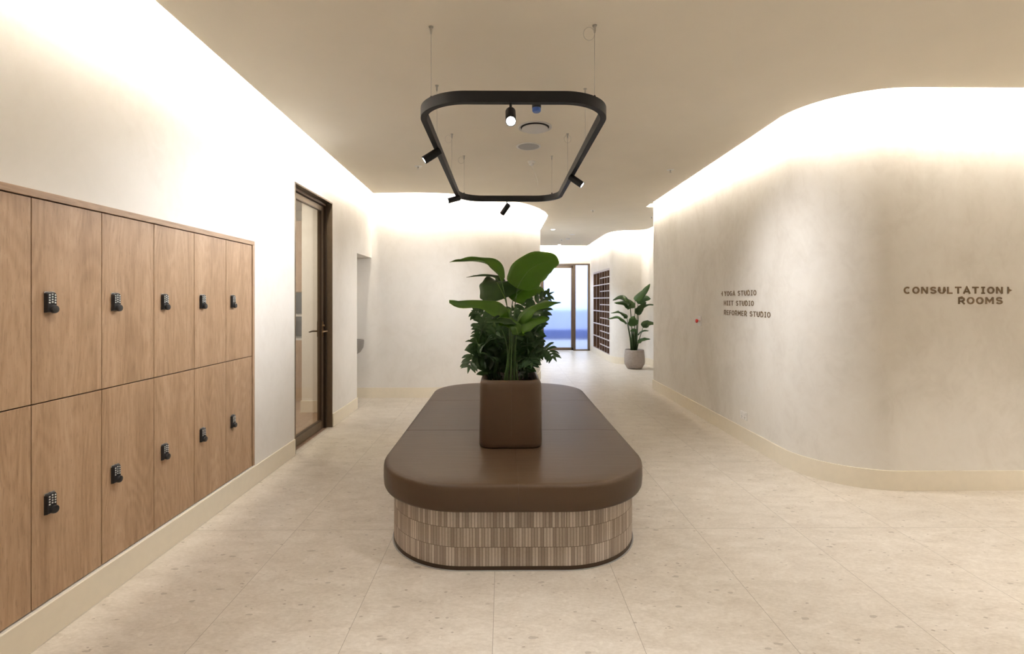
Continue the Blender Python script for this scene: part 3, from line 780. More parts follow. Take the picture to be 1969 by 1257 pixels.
# leaf behind the big one, folding over to the right
add_leaf(bp, [Z(612, 452, 3.32), Z(645, 408, 3.33), Z(700, 365, 3.35), Z(780, 352, 3.36), Z(840, 366, 3.37), Z(885, 396, 3.38)], .068, (.1, -.8, .8), M_leaf, -.30, .10, seed=7, shape=(.55, .6))
add_stem(bp, [sb(.06, 3.2), Z(618, 800, 3.24), Z(600, 560, 3.28), Z(612, 452, 3.32)], .0048, .003)
# lower right leaf
add_leaf(bp, [Z(636, 720, 3.02), Z(668, 665, 3.00), Z(740, 628, 2.98), Z(820, 605, 2.96), Z(905, 594, 2.95)], .058, (.1, -.75, .8), M_leaf, -.22, .1, seed=8, shape=(.5, .6))
add_stem(bp, [sb(.07, 3.13), Z(632, 950, 3.10), Z(638, 800, 3.05), Z(636, 720, 3.02)], .0048, .003)
# young leaf facing the viewer
add_leaf(bp, [Z(655, 722, 3.0), Z(640, 680, 2.99), Z(612, 635, 3.0), Z(590, 590, 3.03)], .036, (0, -1, .3), M_leaf, .25, .04, seed=9)
# low leaf to the left, darker
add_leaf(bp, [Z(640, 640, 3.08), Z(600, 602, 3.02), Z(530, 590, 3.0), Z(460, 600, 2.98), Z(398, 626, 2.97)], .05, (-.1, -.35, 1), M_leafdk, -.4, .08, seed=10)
add_leaf(bp, [Z(612, 655, 3.05), Z(585, 625, 3.03), Z(540, 630, 3.0), Z(498, 648, 2.98)], .035, (-.1, -.9, .5), M_leaf, -.2, .05, seed=11)
add_stem(bp, [sb(.02, 3.08), Z(570, 900, 3.07), Z(545, 740, 3.03), Z(505, 650, 2.99)], .0045, .0025)
add_stem(bp, [sb(.05, 3.07), Z(600, 900, 3.07), Z(605, 760, 3.06), Z(612, 655, 3.05)], .0046, .0026)
add_stem(bp, [sb(.078, 3.08), Z(645, 990, 3.06), Z(648, 930, 3.05)], .005, .002)

def frond(parent, base, tip, bend, nl, ll, seed, droop=.3):
    """arching stalk with paired glossy leaflets"""
    rnd = random.Random(seed); base = Vector(base); tip = Vector(tip)
    mid = (base+tip)*.5+Vector(bend); pts = catmull([base, (base*2+mid)/3+Vector(bend)*.25, mid, (mid+tip*1.2)/2.2+Vector(bend)*.35, tip], 24)
    mb = MB(); mb.tube(pts, [.0055*(1-.8*i/24) for i in range(25)], 6)
    for i in range(nl):
        t = .22+.78*(i+.5)/nl; k = min(int(t*24), 23); p = pts[k].lerp(pts[k+1], t*24-k)
        T_ = (pts[min(k+2, 24)]-pts[max(k-1, 0)]).normalized()
        side = T_.cross(Vector((rnd.uniform(-.2, .2), -.75, .65))).normalized()
        L = ll*(.72+.45*math.sin(PI*t))*rnd.uniform(.85, 1.1)
        for sg in (-1, 1):
            dr = (side*sg*rnd.uniform(.75, 1)+T_*rnd.uniform(.5, .8)+Vector((0, 0, rnd.uniform(-droop, .12)))).normalized()
            tipp = p+dr*L; nrm_ = dr.cross(T_)*sg+Vector((0, -.35, .3)); 
            if nrm_.length < .1: nrm_ = Vector((0, -1, 0))
            leaf_mesh(mb, [p, p+dr*L*.35+nrm_.normalized()*L*.03, p+dr*L*.7+nrm_.normalized()*L*.03, tipp-Vector((0, 0, L*.1))], L*.185, nrm_, .18, .02, n=7, m=2, shape=(.75, .75), seed=rnd.randint(0, 9999))
    # terminal leaflet
    leaf_mesh(mb, [pts[-2], pts[-1], pts[-1]+(pts[-1]-pts[-4])*.9+Vector((0, 0, -.008))], ll*.16, (0, -.7, .7), .15, .02, n=6, m=2, seed=seed)
    o = mb.build('frond', M_zz, parent, smooth=True)
    return o
z1 = thing('zz_plant', 'dark glossy zz plant leaning out of the left side of the planter', 'plant', (-.05, 3.36, soilz))
z2 = thing('zz_plant', 'dark glossy zz plant leaning out of the right side of the planter', 'plant', (.15, 3.40, soilz))
z3 = thing('zz_plant', 'dark glossy zz plant standing upright behind the middle stems of the planter', 'plant', (.05, 3.75, soilz))
b1 = lambda: (-.05+random.uniform(-.04, .04), 3.36+random.uniform(-.08, .08), soilz-.01)
b2 = lambda: (.15+random.uniform(-.03, .02), 3.40+random.uniform(-.08, .08), soilz-.01)
b3 = lambda: (.05+random.uniform(-.06, .06), 3.75+random.uniform(-.1, .1), soilz-.01)
F1 = [((300, 535, 3.30), (.02, 0, .10)), ((352, 700, 3.25), (0, 0, .10)), ((310, 830, 3.2), (-.01, 0, .10)), ((350, 930, 3.22), (0, 0, .06)), ((262, 985, 3.15), (-.02, 0, .12)),
      ((430, 650, 3.3), (0, 0, .05)), ((345, 860, 3.5), (-.01, 0, .06)), ((400, 790, 3.15), (-.02, 0, .05)), ((480, 690, 3.2), (-.01, 0, .03)), ((330, 640, 3.5), (0, 0, .06)),
      ((420, 900, 3.12), (0, 0, .04)), ((500, 800, 3.2), (0, 0, .03)), ((450, 560, 3.5), (0, 0, .05))]
F2 = [((905, 400, 3.30), (-.05, 0, .09)), ((870, 520, 3.35), (-.02, 0, .07)), ((800, 690, 3.3), (0, 0, .07)), ((820, 790, 3.3), (0, 0, .09)), ((940, 905, 3.15), (.0, 0, .10)), ((800, 880, 3.2), (0, 0, .06)),
      ((740, 640, 3.4), (0, 0, .04)), ((730, 800, 3.2), (0, 0, .04)), ((700, 980, 3.1), (0, 0, .06)), ((780, 600, 3.5), (0, 0, .06)), ((760, 960, 3.08), (.0, 0, .08)), ((700, 720, 3.25), (0, 0, .03)), ((710, 430, 3.55), (0, 0, .05))]
F3 = [((560, 620, 3.7), (0, 0, .02)), ((650, 600, 3.7), (0, 0, .02)), ((480, 680, 3.6), (0, 0, .04)), ((720, 680, 3.6), (0, 0, .04)), ((520, 560, 3.8), (0, 0, .02)), ((610, 520, 3.8), (0, 0, .02)),
      ((430, 760, 3.6), (0, 0, .05)), ((600, 760, 3.55), (0, 0, .02)), ((520, 860, 3.5), (0, 0, .02)), ((680, 850, 3.5), (0, 0, .02)), ((760, 740, 3.7), (0, 0, .05)), ((400, 700, 3.8), (0, 0, .05))]
sd = 100
for F, z_, bb in ((F1, z1, b1), (F2, z2, b2), (F3, z3, b3)):
    for (tp, bd) in F:
        sd += 1; frond(z_, bb(), Z(*tp), bd, 11, .082 if F is not F3 else .09, sd)

# potted plant in the corridor
pc = Vector((2.655, 9.74, 0))
pt = thing('round_planter', 'taupe round concrete plant pot on the floor by the corridor wall', 'plant pot', tuple(pc))
prof = [(.13, 0), (.145, .006), (.165, .04), (.195, .09), (.203, .14), (.201, .24), (.192, .33), (.188, .372), (.184, .382), (.176, .384), (.170, .376), (.172, .33), (.172, .30)]
MB().lathe(prof, pc, 48).build('pot', M_concrete, pt, smooth=True, angle=.8)
MB().lathe([(.172, .30), (.172, .345), (.10, .352), (.02, .355)], pc, 32).build('soil', M_soil, pt, smooth=True)
fp = thing('strelitzia_plant', 'leafy green plant with long upright stems growing in the taupe round pot', 'plant', (pc.x, pc.y, .35))
Q = lambda X, Y, d: W(1120+X/5.713, 500+Y/5.713, d)
def qb(x, y=0): return Vector((pc.x+x, pc.y+y, .34))
FL = [  # base, path..., half width, normal, stem foot
    ([(578, 445, 9.6), (610, 410, 9.6), (680, 340, 9.55), (742, 258, 9.5)], .085, (-.5, -.8, .4), .0, -.2),
    ([(525, 528, 9.6), (535, 480, 9.6), (490, 420, 9.5), (410, 405, 9.5), (332, 440, 9.45)], .085, (-.2, -.7, .7), -.02, -.25),
    ([(528, 530, 9.7), (505, 500, 9.65), (450, 468, 9.6), (350, 470, 9.6)], .07, (-.2, -.8, .5), -.02, .1),
    ([(600, 600, 9.7), (620, 560, 9.7), (650, 520, 9.65), (700, 460, 9.6)], .08, (.2, -.9, .2), .02, -.2),
    ([(610, 480, 9.9), (640, 440, 9.85), (690, 415, 9.8), (750, 425, 9.75)], .11, (.1, -.8, .5), .02, -.25),
    ([(620, 560, 9.9), (650, 510, 9.9), (720, 485, 9.85), (800, 490, 9.8)], .06, (.1, -.5, .8), .03, -.1),
    ([(572, 725, 9.5), (565, 690, 9.48), (560, 650, 9.47), (570, 615, 9.5)], .105, (0, -1, .1), 0, 0),
    ([(490, 640, 9.6), (470, 610, 9.6), (430, 580, 9.55), (395, 566, 9.5), (310, 582, 9.5)], .055, (-.2, -.7, .7), -.03, -.2),
    ([(490, 690, 9.5), (450, 655, 9.45), (380, 622, 9.4), (278, 645, 9.3)], .065, (-.2, -.6, .8), -.04, -.2),
    ([(665, 740, 9.6), (690, 705, 9.55), (730, 685, 9.5), (800, 700, 9.5)], .085, (.1, -.8, .6), .03, -.15),
    ([(600, 790, 9.5), (570, 765, 9.48), (525, 780, 9.45)], .05, (0, -.8, .6), .0, -.1),
    ([(605, 820, 9.6), (630, 790, 9.55), (670, 772, 9.5), (730, 775, 9.5)], .04, (.1, -.6, .8), .02, -.1),
    ([(605, 905, 9.6), (640, 875, 9.55), (690, 862, 9.5), (745, 868, 9.5)], .05, (.1, -.7, .7), .02, -.05)]
for i, (pp, hw_, nr_, bx, _) in enumerate(FL):
    P = [Q(*p) for p in pp]
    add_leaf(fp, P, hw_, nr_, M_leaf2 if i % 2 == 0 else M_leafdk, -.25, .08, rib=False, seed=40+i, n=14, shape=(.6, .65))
    add_stem(fp, [qb(bx*1.5, random.uniform(-.03, .03)), qb(bx*1.2)+(P[0]-qb(bx))*.4+Vector((0, 0, .04)), P[0]], .012, .006, M_leafdk)
for bx in (-.05, -.02, .015, .045):
    MB().tube([qb(bx*.8), qb(bx)+Vector((0, 0, .25)), qb(bx*1.2)+Vector((0, 0, .45))], [.022, .018, .009], 8).build('stem', M_leafdk, fp, smooth=True)

# ------------------------------------------------------------------ track light
TZ = CH+1.02; TX = .060; TH = .058
tl = thing('suspended_track_light', 'black rounded rectangular light track hung on wires above the bench', 'track light', (TX, 3.75, TZ))
tp = rrect(TX, .525, 2.49, 5.02, .27, 20)
MB().strip(tp, .034, TZ, TZ+TH, True).build('track_rail', M_black, tl, smooth=True, angle=.6)
wires = [(-.386, 2.604), (-.452, 3.318), (-.452, 4.285), (-.395, 4.93), (.491, 2.585), (.572, 3.359), (.572, 4.27), (.499, 4.93)]
for i, (x, y) in enumerate(wires):
    wr = MB().tube([(x, y, TZ+TH), (x, y, ZC-.03)], .0011, 5)
    if i in (2, 3, 4, 6):
        s = -1 if i in (2, 3, 4) else 0
        wr.tube([(x+s*.03+.03*math.cos(a), y, ZC-.045+.035*math.sin(a)) for a in [k*2*PI/18 for k in range(18)]], .0009, 5, closed=True)
    wo_ = wr.build('suspension_wire', M_steel, tl, smooth=True)
    MB().lathe([(.0035, 0), (.006, .012), (.006, .034), (.012, .036), (.012, .04)], (x, y, ZC-.04), 12).build('ceiling_gripper', M_steel, wo_, smooth=True, angle=.6)
    MB().lathe([(.006, 0), (.006, .014), (.002, .02)], (x, y, TZ+TH), 10).build('rail_gripper', M_black, wo_, smooth=True, angle=.6)
def head(p, direction, label, power, ang=38, blend=1.0, on=True, up=.028):
    p = Vector(p); d_ = Vector(direction).normalized()
    h = thing('track_spotlight', label, 'spotlight', tuple(p), 'black spotlights clipped to the hanging track')
    R_ = .0268; L = .128
    piv = p-Vector((0, 0, up+R_)); a0 = piv-d_*.03
    MB().lathe([(.007, 0), (.007, up+R_*.6)], piv+Vector((0, 0, R_*.4)), 10).build('stem', M_black, h, smooth=True, angle=.6)
    bd = MB().lathe([(R_*.9, 0), (R_, .004), (R_, L), (R_*.9, L), (R_*.86, L-.006)], a0, 28, d_).build('lamp_body', M_black, h, smooth=True, angle=.6)
    MB().lathe([(R_*.84, 0), (R_*.84, .002)], a0+d_*(L-.0055), 24, d_).build('lens', M_lens if on else M_darkslot, h)
    if on:
        ld = bpy.data.lights.new('spot_beam', 'SPOT'); ld.energy = power; ld.color = SPOT_COL; ld.spot_size = math.radians(ang*2); ld.spot_blend = blend; ld.shadow_soft_size = .02
        lo_ = bpy.data.objects.new('spot_beam', ld); COL.objects.link(lo_)
        lo_.parent = h; lo_.location = (a0+d_*(L+.004))-p; lo_.rotation_euler = d_.to_track_quat('-Z', 'Y').to_euler()
    return h
head((.040, 2.507, TZ), (0, -.74, -.67), 'spotlight on the near bar of the track, its lamp facing the viewer', SPOT_W*.5, 50)
head((-.448, 3.25, TZ), (-.82, -.12, -.56), 'spotlight on the left bar of the track, lamp lit and aimed left', SPOT_W*.32, 48, up=.004)
head((-.448, 4.72, TZ), (-.88, -.30, -.30), 'spotlight at the far left corner of the track, aimed left', SPOT_W*.40, 50, up=.002)
head((.042, 5.003, TZ), (-.50, .62, -.60), 'spotlight on the far bar of the track, its lamp turned away', SPOT_W*.45, 50, 1.0)
head((.568, 3.93, TZ), (.80, -.22, -.62), 'spotlight on the right bar of the track, lamp lit and aimed right', SPOT_W*.5, 50, up=.004)

# ------------------------------------------------------------------ ceiling fittings
def ceil_thing(name, label, cat, x, y, group=None): return thing(name, label, cat, (x, y, ZC), group)
t = ceil_thing('motion_sensor', 'black cylindrical sensor with blue face on the ceiling above the track', 'sensor', .252, 3.62)
MB().lathe([(.034, 0), (.034, -.034)], (.252, 3.62, ZC), 24).build('housing', M_black, t, smooth=True, angle=.6)
MB().lathe([(.033, -.034), (.032, -.055), (.026, -.062)], (.252, 3.62, ZC), 24).build('sensor_face', M_blue, t, smooth=True, angle=.6)
t = ceil_thing('air_diffuser', 'large round white air diffuser with dark ring on ceiling', 'air diffuser', .272, 4.11)
MB().lathe([(.145, 0), (.145, -.004), (.135, -.008), (.122, -.004), (.122, 0)], (.272, 4.11, ZC), 48).build('outer_ring', M_offwhite, t, smooth=True, angle=.6)
MB().lathe([(.121, -.001), (.121, -.002)], (.272, 4.11, ZC), 40).build('air_gap', M_darkslot, t)
MB().lathe([(.112, -.012), (.112, -.018), (.106, -.020)], (.272, 4.11, ZC), 48).build('disc', M_offwhite, t, smooth=True, angle=.6)
t = ceil_thing('ceiling_speaker', 'round white ceiling speaker with grey grille behind the air diffuser', 'speaker', .245, 4.62)
MB().lathe([(.118, 0), (.118, -.003), (.108, -.007), (.100, -.004)], (.245, 4.62, ZC), 48).build('rim', M_white, t, smooth=True, angle=.6)
MB().lathe([(.100, -.003), (.098, -.006)], (.245, 4.62, ZC), 40).build('grille', M_greygrille, t)
t = ceil_thing('smoke_detector', 'small white smoke detector with dangling cord beyond the ceiling speaker', 'smoke detector', .303, 5.12)
MB().lathe([(.040, 0), (.040, -.008), (.034, -.018), (.026, -.022), (.022, -.04), (.012, -.046)], (.303, 5.12, ZC), 28).build('housing', M_white, t, smooth=True, angle=.6)
MB().tube([(.303, 5.12, ZC-.045), (.335, 5.12, ZC-.12), (.362, 5.11, ZC-.19), (.372, 5.10, ZC-.24), (.368, 5.10, ZC-.27)], .0012, 5).build('cord', M_white, t, smooth=True)
def sprinkler(x, y, label, s=1.0):
    t = ceil_thing('fire_sprinkler', label, 'sprinkler', x, y, 'small fire sprinklers in the ceiling')
    MB().lathe([(.042*s, 0), (.042*s, -.002), (.020*s, -.006)], (x, y, ZC), 24).build('escutcheon', M_white, t, smooth=True, angle=.6)
    MB().lathe([(.009, -.004), (.009, -.014), (.004, -.018), (.004, -.028), (.014, -.029), (.014, -.031)], (x, y, ZC), 14).build('nozzle', M_steel, t, smooth=True, angle=.6)
sprinkler(-.93, 5.32, 'small ceiling fire sprinkler left of the hanging track')
sprinkler(1.89, 5.44, 'small ceiling fire sprinkler near the start of the right wall')
sprinkler(1.47, 7.9, 'small ceiling fire sprinkler where the corridor begins')
sprinkler(2.62, 8.5, 'small ceiling fire sprinkler at the corner above the potted plant', .7)
sprinkler(1.42, 11.7, 'tiny ceiling fire sprinkler in the corridor, nearest the glass door')
t = ceil_thing('smoke_detector', 'white round smoke detector on the corridor ceiling near the glass door', 'smoke detector', 1.54, 11.45)
MB().lathe([(.055, 0), (.055, -.012), (.046, -.03), (.03, -.04)], (1.54, 11.45, ZC), 28).build('housing', M_white, t, smooth=True, angle=.6)
MB().lathe([(.047, -.017), (.051, -.0235)], (1.54, 11.45, ZC), 28, cap=False).build('vent_slot', M_darkslot, t)
t = MB().lathe([(.07, 0), (.07, -.003), (.065, -.005)], (1.55, 10.8, ZC), 28).build('ceiling_plate', M_white, smooth=True, angle=.6, origin=(1.55, 10.8, ZC))
tag(t, 'thin round white cover plate on the corridor ceiling', 'cover plate')
def downlight(x, y, label, e, ang=55, col=DOWN_COL):
    t = ceil_thing('downlight', label, 'downlight', x, y, 'small round downlights in the ceiling')
    MB().lathe([(.055, 0), (.055, -.003), (.046, -.005), (.042, -.001)], (x, y, ZC), 28, cap=False).build('trim_ring', M_white, t, smooth=True, angle=.6)
    MB().lathe([(.043, -.001), (.043, -.0015)], (x, y, ZC), 24).build('lamp_face', M_lensdown, t)
    ld = bpy.data.lights.new('down_beam', 'SPOT'); ld.energy = e; ld.color = col; ld.spot_size = math.radians(ang*2); ld.spot_blend = .8; ld.shadow_soft_size = .04
    lo_ = bpy.data.objects.new('down_beam', ld); COL.objects.link(lo_); lo_.parent = t; lo_.location = (0, 0, -.012)
downlight(1.04, 10.05, 'nearer of the two lit downlights in the corridor ceiling', DOWN_W*1.3, 55, (.76, .86, 1))
downlight(1.49, 12.75, 'farther lit corridor downlight, close above the glass door', DOWN_W*.9, 55, (.76, .86, 1))
for x, y, lab, k in [(-.95, 1.9, 'added unseen downlight between the lockers and the bench end', .35), (1.05, 1.9, 'added unseen downlight to the right of the bench end', .55), (3.5, 1.75, 'added unseen downlight before the consultation rooms sign', .9),
                  (.05, -1.2, 'added unseen downlight right behind the viewer', .2), (3.5, -.4, 'added unseen downlight at the rear right of the lobby', .7), (5.2, 1.9, 'added unseen downlight at the far right end of the lobby', 1.2)]:
    downlight(x, y, lab, DOWN_W*k, 48)  # unseen downlights added to brighten floor, walls and ceiling
# unseen area light added to brighten the room behind the left door
ld = bpy.data.lights.new('inner_room_fill', 'AREA'); ld.energy = 22; ld.size = .5; ld.color = (1, .9, .76)
lo_ = bpy.data.objects.new('inner_room_fill', ld); COL.objects.link(lo_); lo_.location = (-3.2, 5.2, 2.70)

# ------------------------------------------------------------------ far glazed door and screen
d2 = thing('door_2', None, None, (XD0, YF, 0), kind='structure')
f = MB(); yf0, yf1 = YF-.012, YF+.08
f.box(XD0, XD0+.035, yf0, yf1, 0, 2.375); f.box(XD1-.05, XD1, yf0, yf1, 0, 2.375)
f.box(XD0, XD1, yf0, yf1, 2.335, 2.375); f.box(1.925, 1.985, yf0, yf1, 0, 2.375); f.box(1.985, XD1, yf0, yf1, 0, .035)
f.build('door_frame', M_bronze, d2, bevel=.003)
lf2 = MB(); a, c = XD0+.037, 1.922
lf2.box(a, a+.05, YF+.005, YF+.055, .008, 2.33); lf2.box(c-.055, c, YF+.005, YF+.055, .008, 2.33)
lf2.box(a, c, YF+.005, YF+.055, .008, .085); lf2.box(a, c, YF+.005, YF+.055, 2.255, 2.33)
lfo = lf2.build('door_leaf', M_bronze, d2, bevel=.003)
MB().box(a+.05, c-.055, YF+.025, YF+.033, .085, 2.255).build('glass', M_rib_glass, lfo)
MB().tube([(a+.025, YF, 1.02), (a+.025, YF-.05, 1.02), (a+.06, YF-.055, 1.02), (a+.14, YF-.055, 1.02)], .009, 10).build('door_handle', M_steel, lfo, smooth=True)
MB().box(1.985, XD1-.05, YF+.025, YF+.033, .035, 2.335).build('side_glass', M_rib_glass, d2)
# outdoors beyond it
struct(MB().box(-12, 16, YF+T, 45, -.12, -.02).build('ground', M_pave))
t = MB().box(-3, 5.5, 17.2, 17.6, -.02, .33).build('low_wall', M_outwall, bevel=.03)
tag(t, 'dark blue low wall seen blurred through the ribbed glass door', 'wall')
t = MB().box(-6, 9.0, 22.0, 22.5, -.02, .95).build('boundary_wall', M_outwall2, bevel=.03)
tag(t, 'paler blue wall farther outside, blurred above the dark low wall', 'wall')

# ------------------------------------------------------------------ pigeonhole shelf
ps = thing('pigeonhole_shelf', 'dark timber pigeonhole shelf set into the corridor wall', 'shelf', (XS, 11.8, SZ0))
DP = .30; e = .004
MB().box(XS+DP-.01, XS+DP, SH0, SH1, SZ0, SZ1).build('back_panel', M_walnut, ps)
fr = MB(); fr.box(XS, XS+DP, SH0, SH0+.018, SZ0, SZ1); fr.box(XS, XS+DP, SH1-.018, SH1, SZ0, SZ1); fr.box(XS, XS+DP, SH0, SH1, SZ0, SZ0+.018); fr.box(XS, XS+DP, SH0, SH1, SZ1-.018, SZ1)
fr.build('carcass', M_walnut, ps)
fr = MB(); fr.box(XS-e, XS, SH0-.01, SH0+.014, SZ0-.01, SZ1+.01); fr.box(XS-e, XS, SH1-.014, SH1+.01, SZ0-.01, SZ1+.01); fr.box(XS-e, XS, SH0, SH1, SZ0-.01, SZ0+.014); fr.box(XS-e, XS, SH0, SH1, SZ1-.014, SZ1+.03)
fr.build('edge_trim', M_slotedge, ps)
yb = [12.39, 11.97, 11.71, 11.41, 11.14]
for yy in yb:
    s = MB().box(XS+.006, XS+DP-.01, yy-.009, yy+.009, SZ0+.018, SZ1-.018).build('divider', M_walnut, ps)
    MB().box(XS+.001, XS+.006, yy-.007, yy+.007, SZ0+.018, SZ1-.018).build('edging', M_slotedge, s)
rh = (SZ1-SZ0)/6
for k in range(1, 6):
    zz = SZ0+rh*k
    s = MB().box(XS+.004, XS+DP-.01, SH0+.018, SH1-.018, zz-.009, zz+.009).build('shelf_board', M_walnut, ps)
    MB().box(XS-.003, XS+.004, SH0, SH1, zz-.013, zz+.013).build('edging', M_slotedge, s)
for k in range(6):
    zz = SZ0+rh*(k+.5)
    s = MB().box(XS+.004, XS+DP-.01, SH0+.018, 11.97, zz-.008, zz+.008).build('shelf_board', M_walnut, ps)
    MB().box(XS-.003, XS+.004, SH0, 11.97, zz-.012, zz+.012).build('edging', M_slotedge, s)
struct(MB().box(XS+DP, XS+DP+.05, SH0-.2, SH1+.2, 0, 2.3).build('wall_recess', M_wall))

# ------------------------------------------------------------------ wall signs (stroke letters)
def A(cx, cy, rx, ry, a0, a1, n=10): return [(cx+rx*math.cos(math.radians(a0+(a1-a0)*i/n)), cy+ry*math.sin(math.radians(a0+(a1-a0)*i/n))) for i in range(n+1)]
G = {
 'O': [A(.5, .5, .42, .42, 0, 360, 24)],
 'C': [A(.5, .5, .42, .42, 50, 310, 18)],
 'G': [A(.5, .5, .42, .42, 50, 340, 18)+[(.92, .46), (.60, .46)]],
 'N': [[(.12, .0), (.12, 1.0)], [(.12, .97), (.88, .03)], [(.88, 0), (.88, 1.0)]],
 'S': [[(.86, .80)]+A(.5, .71, .34, .21, 40, 250, 12)+A(.5, .29, .36, .21, 70, -140, 12)+[(.13, .20)]],
 'U': [[(.12, 1.0), (.12, .42)]+A(.5, .42, .38, .34, 180, 360, 14)+[(.88, .42), (.88, 1.0)]],
 'L': [[(.14, 1.0), (.14, .08), (.90, .08)]],
 'T': [[(.04, .92), (.96, .92)], [(.5, .92), (.5, 0)]],
 'A': [[(.04, 0), (.5, .98), (.96, 0)], [(.22, .30), (.78, .30)]],
 'I': [[(.5, 0), (.5, 1)], [(.14, .92), (.86, .92)], [(.14, .08), (.86, .08)]],
 'R': [[(.14, 0), (.14, 1.0)], [(.14, .92), (.55, .92)]+A(.55, .67, .31, .25, 90, -90, 10)+[(.14, .42)], [(.52, .42), (.92, 0)]],
 'M': [[(.08, 0), (.08, 1)], [(.08, .97), (.5, .35), (.92, .97)], [(.92, 1), (.92, 0)]],
 'Y': [[(.04, 1), (.5, .48), (.96, 1)], [(.5, .5), (.5, 0)]],
 'D': [[(.14, .08), (.14, .92), (.45, .92)]+A(.45, .5, .44, .42, 90, -90, 14)+[(.14, .08)]],
 'H': [[(.12, 0), (.12, 1)], [(.88, 0), (.88, 1)], [(.12, .5), (.88, .5)]],
 'E': [[(.90, .92), (.14, .92), (.14, .08), (.90, .08)], [(.14, .5), (.80, .5)]],
 'F': [[(.90, .92), (.14, .92), (.14, 0)], [(.14, .5), (.80, .5)]],
}
def stroke_mb(strokes, cw, chh, sw, put, dep):
    """put(u, v, w) -> world; strokes in a unit box scaled to cw x chh"""
    mb = MB()
    for st in strokes:
        pts = [Vector((p[0]*cw, p[1]*chh)) for p in st]; n = len(pts)
        closed = (pts[0]-pts[-1]).length < 1e-6
        if closed: pts = pts[:-1]; n -= 1
        L = []; R = []
        for i in range(n):
            if closed: a_, b_ = pts[i]-pts[i-1], pts[(i+1) % n]-pts[i]
            else: a_ = pts[max(i, 1)]-pts[max(i, 1)-1]; b_ = pts[min(i+1, n-1)]-pts[min(i, n-2)]
            a_.normalize(); b_.normalize(); na = Vector((-a_.y, a_.x)); nb = Vector((-b_.y, b_.x)); m_ = na+nb
            k = 1/max(m_.dot(m_)/2, .5)
            L.append(pts[i]+m_*k*sw/2); R.append(pts[i]-m_*k*sw/2)
        b0 = len(mb.v)
        for l, r_ in zip(L, R):
            mb.v += [put(l.x, l.y, 0), put(l.x, l.y, dep), put(r_.x, r_.y, dep), put(r_.x, r_.y, 0)]
        for i in range(n if closed else n-1):
            a_, c_ = b0+4*i, b0+4*((i+1) % n)
            for k in range(4): mb.f.append((a_+k, c_+k, c_+(k+1) % 4, a_+(k+1) % 4))
        if not closed: mb.f.append((b0, b0+1, b0+2, b0+3)); e_ = b0+4*(n-1); mb.f.append((e_, e_+1, e_+2, e_+3))
    return mb
def sign_line(parent, text, u0, v0, width, chh, sw, base_put, gap=.30, space=.55):
    wds = {'I': .72, 'M': 1.15, 'L': .86, 'E': .86, 'F': .84}
    tot = sum((space if ch == ' ' else wds.get(ch, 1.0))+gap for ch in text)-gap
    k = width/tot; u = u0
    for ch in text:
        if ch == ' ': u += (space+gap)*k; continue
        cw = wds.get(ch, 1.0)*k
        stroke_mb(G[ch], cw, chh, sw, lambda a_, b_, c_, u=u: base_put(u+a_, v0+b_, c_), .004).build('letter', M_letter, parent)
        u += cw+gap*k
def tri(parent, pts, put):
    mb = MB(); n = len(pts)
    mb.v += [put(p[0], p[1], 0) for p in pts]+[put(p[0], p[1], .004) for p in pts]
    mb.f += [tuple(range(n)), tuple(n+i for i in range(n))[::-1]]
    for i in range(n): mb.f.append((i, (i+1) % n, n+(i+1) % n, n+i))
    return mb.build('arrow', M_letter, parent)
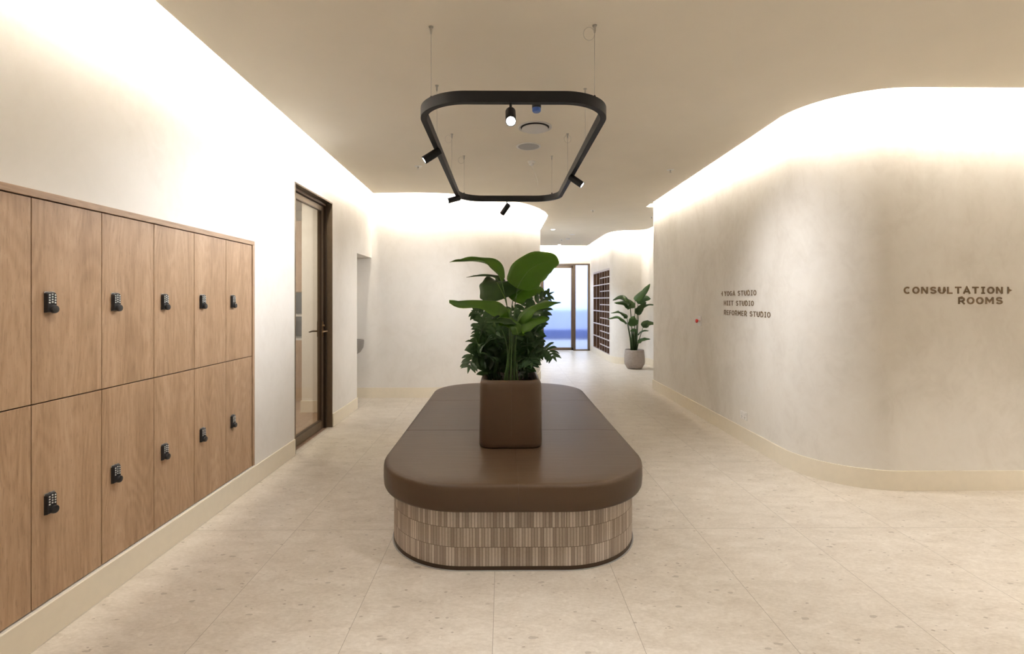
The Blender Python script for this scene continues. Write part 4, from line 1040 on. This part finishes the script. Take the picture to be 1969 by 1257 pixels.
# studios: on the straight run, reading towards the camera
putR = lambda u, v, w_: Vector((XR-w_, 5.09-u, v))
cat_ = 'sign'
s1 = thing('studio_sign', 'bronze YOGA STUDIO lettering with left arrow, topmost of three wall lines', cat_, (XR, 4.77, 1.42), 'studio lettering on the right wall')
sign_line(s1, 'YOGA STUDIO', 0, 1.421, .645, .050, .0088, putR)
tri(s1, [(-.068, 1.4460), (-.050, 1.4560), (-.046, 1.471), (-.038, 1.471), (-.038, 1.421), (-.046, 1.421), (-.050, 1.436)], putR)
s2 = thing('studio_sign', 'bronze HIIT STUDIO lettering, middle of three wall lines', cat_, (XR, 4.79, 1.322), 'studio lettering on the right wall')
sign_line(s2, 'HIIT STUDIO', -.005, 1.322, .605, .050, .0088, putR)
s3 = thing('studio_sign', 'bronze REFORMER STUDIO lettering, lowest of three wall lines', cat_, (XR, 4.64, 1.223), 'studio lettering on the right wall')
sign_line(s3, 'REFORMER STUDIO', -.005, 1.223, .885, .050, .0088, putR)
putF = lambda u, v, w_: Vector((2.905+u, 3.48-w_, v))
s4 = thing('consultation_sign', 'bronze CONSULTATION ROOMS lettering with right arrow on the curved wall', cat_, (3.27, 3.48, 1.35))
sign_line(s4, 'CONSULTATION', 0, 1.424, .722, .0495, .0105, putF)
sign_line(s4, 'ROOMS', .395, 1.349, .327, .0495, .0105, putF)
tri(s4, [(.757, 1.4735), (.765, 1.4735), (.768, 1.459), (.789, 1.4485), (.768, 1.438), (.765, 1.424), (.757, 1.424)], putF)

# ------------------------------------------------------------------ small wall fittings
t = thing('call_point', 'white wall plate with red button and small dark key switch', 'switch', (XR, 5.72, 1.07))
MB().box(XR-.012, XR, 5.675, 5.765, 1.07, 1.19).build('plate', M_white, t, bevel=.003)
MB().lathe([(.012, 0), (.012, .012), (.022, .016), (.022, .030), (.016, .034)], (XR-.012, 5.735, 1.13), 20, (-1, 0, 0)).build('button', M_red, t, smooth=True, angle=.6)
MB().lathe([(.009, 0), (.009, .02)], (XR-.012, 5.69, 1.13), 14, (-1, 0, 0)).build('key_switch', M_steel, t, smooth=True, angle=.6)
t = thing('power_socket', 'white double power socket low on the right wall', 'socket', (XR, 4.67, .22))
MB().box(XR-.010, XR, 4.61, 4.73, .222, .298).build('plate', M_white, t, bevel=.003)
for yy in (4.64, 4.70):
    MB().box(XR-.014, XR-.010, yy-.012, yy+.012, .265, .288).build('rocker', M_white, t, bevel=.001)
    m = MB(); m.box(XR-.0108, XR-.010, yy-.009, yy-.006, .243, .252); m.box(XR-.0108, XR-.010, yy+.006, yy+.009, .243, .252); m.box(XR-.0108, XR-.010, yy-.0015, yy+.0015, .230, .239)
    m.build('socket_holes', M_darkslot, t)
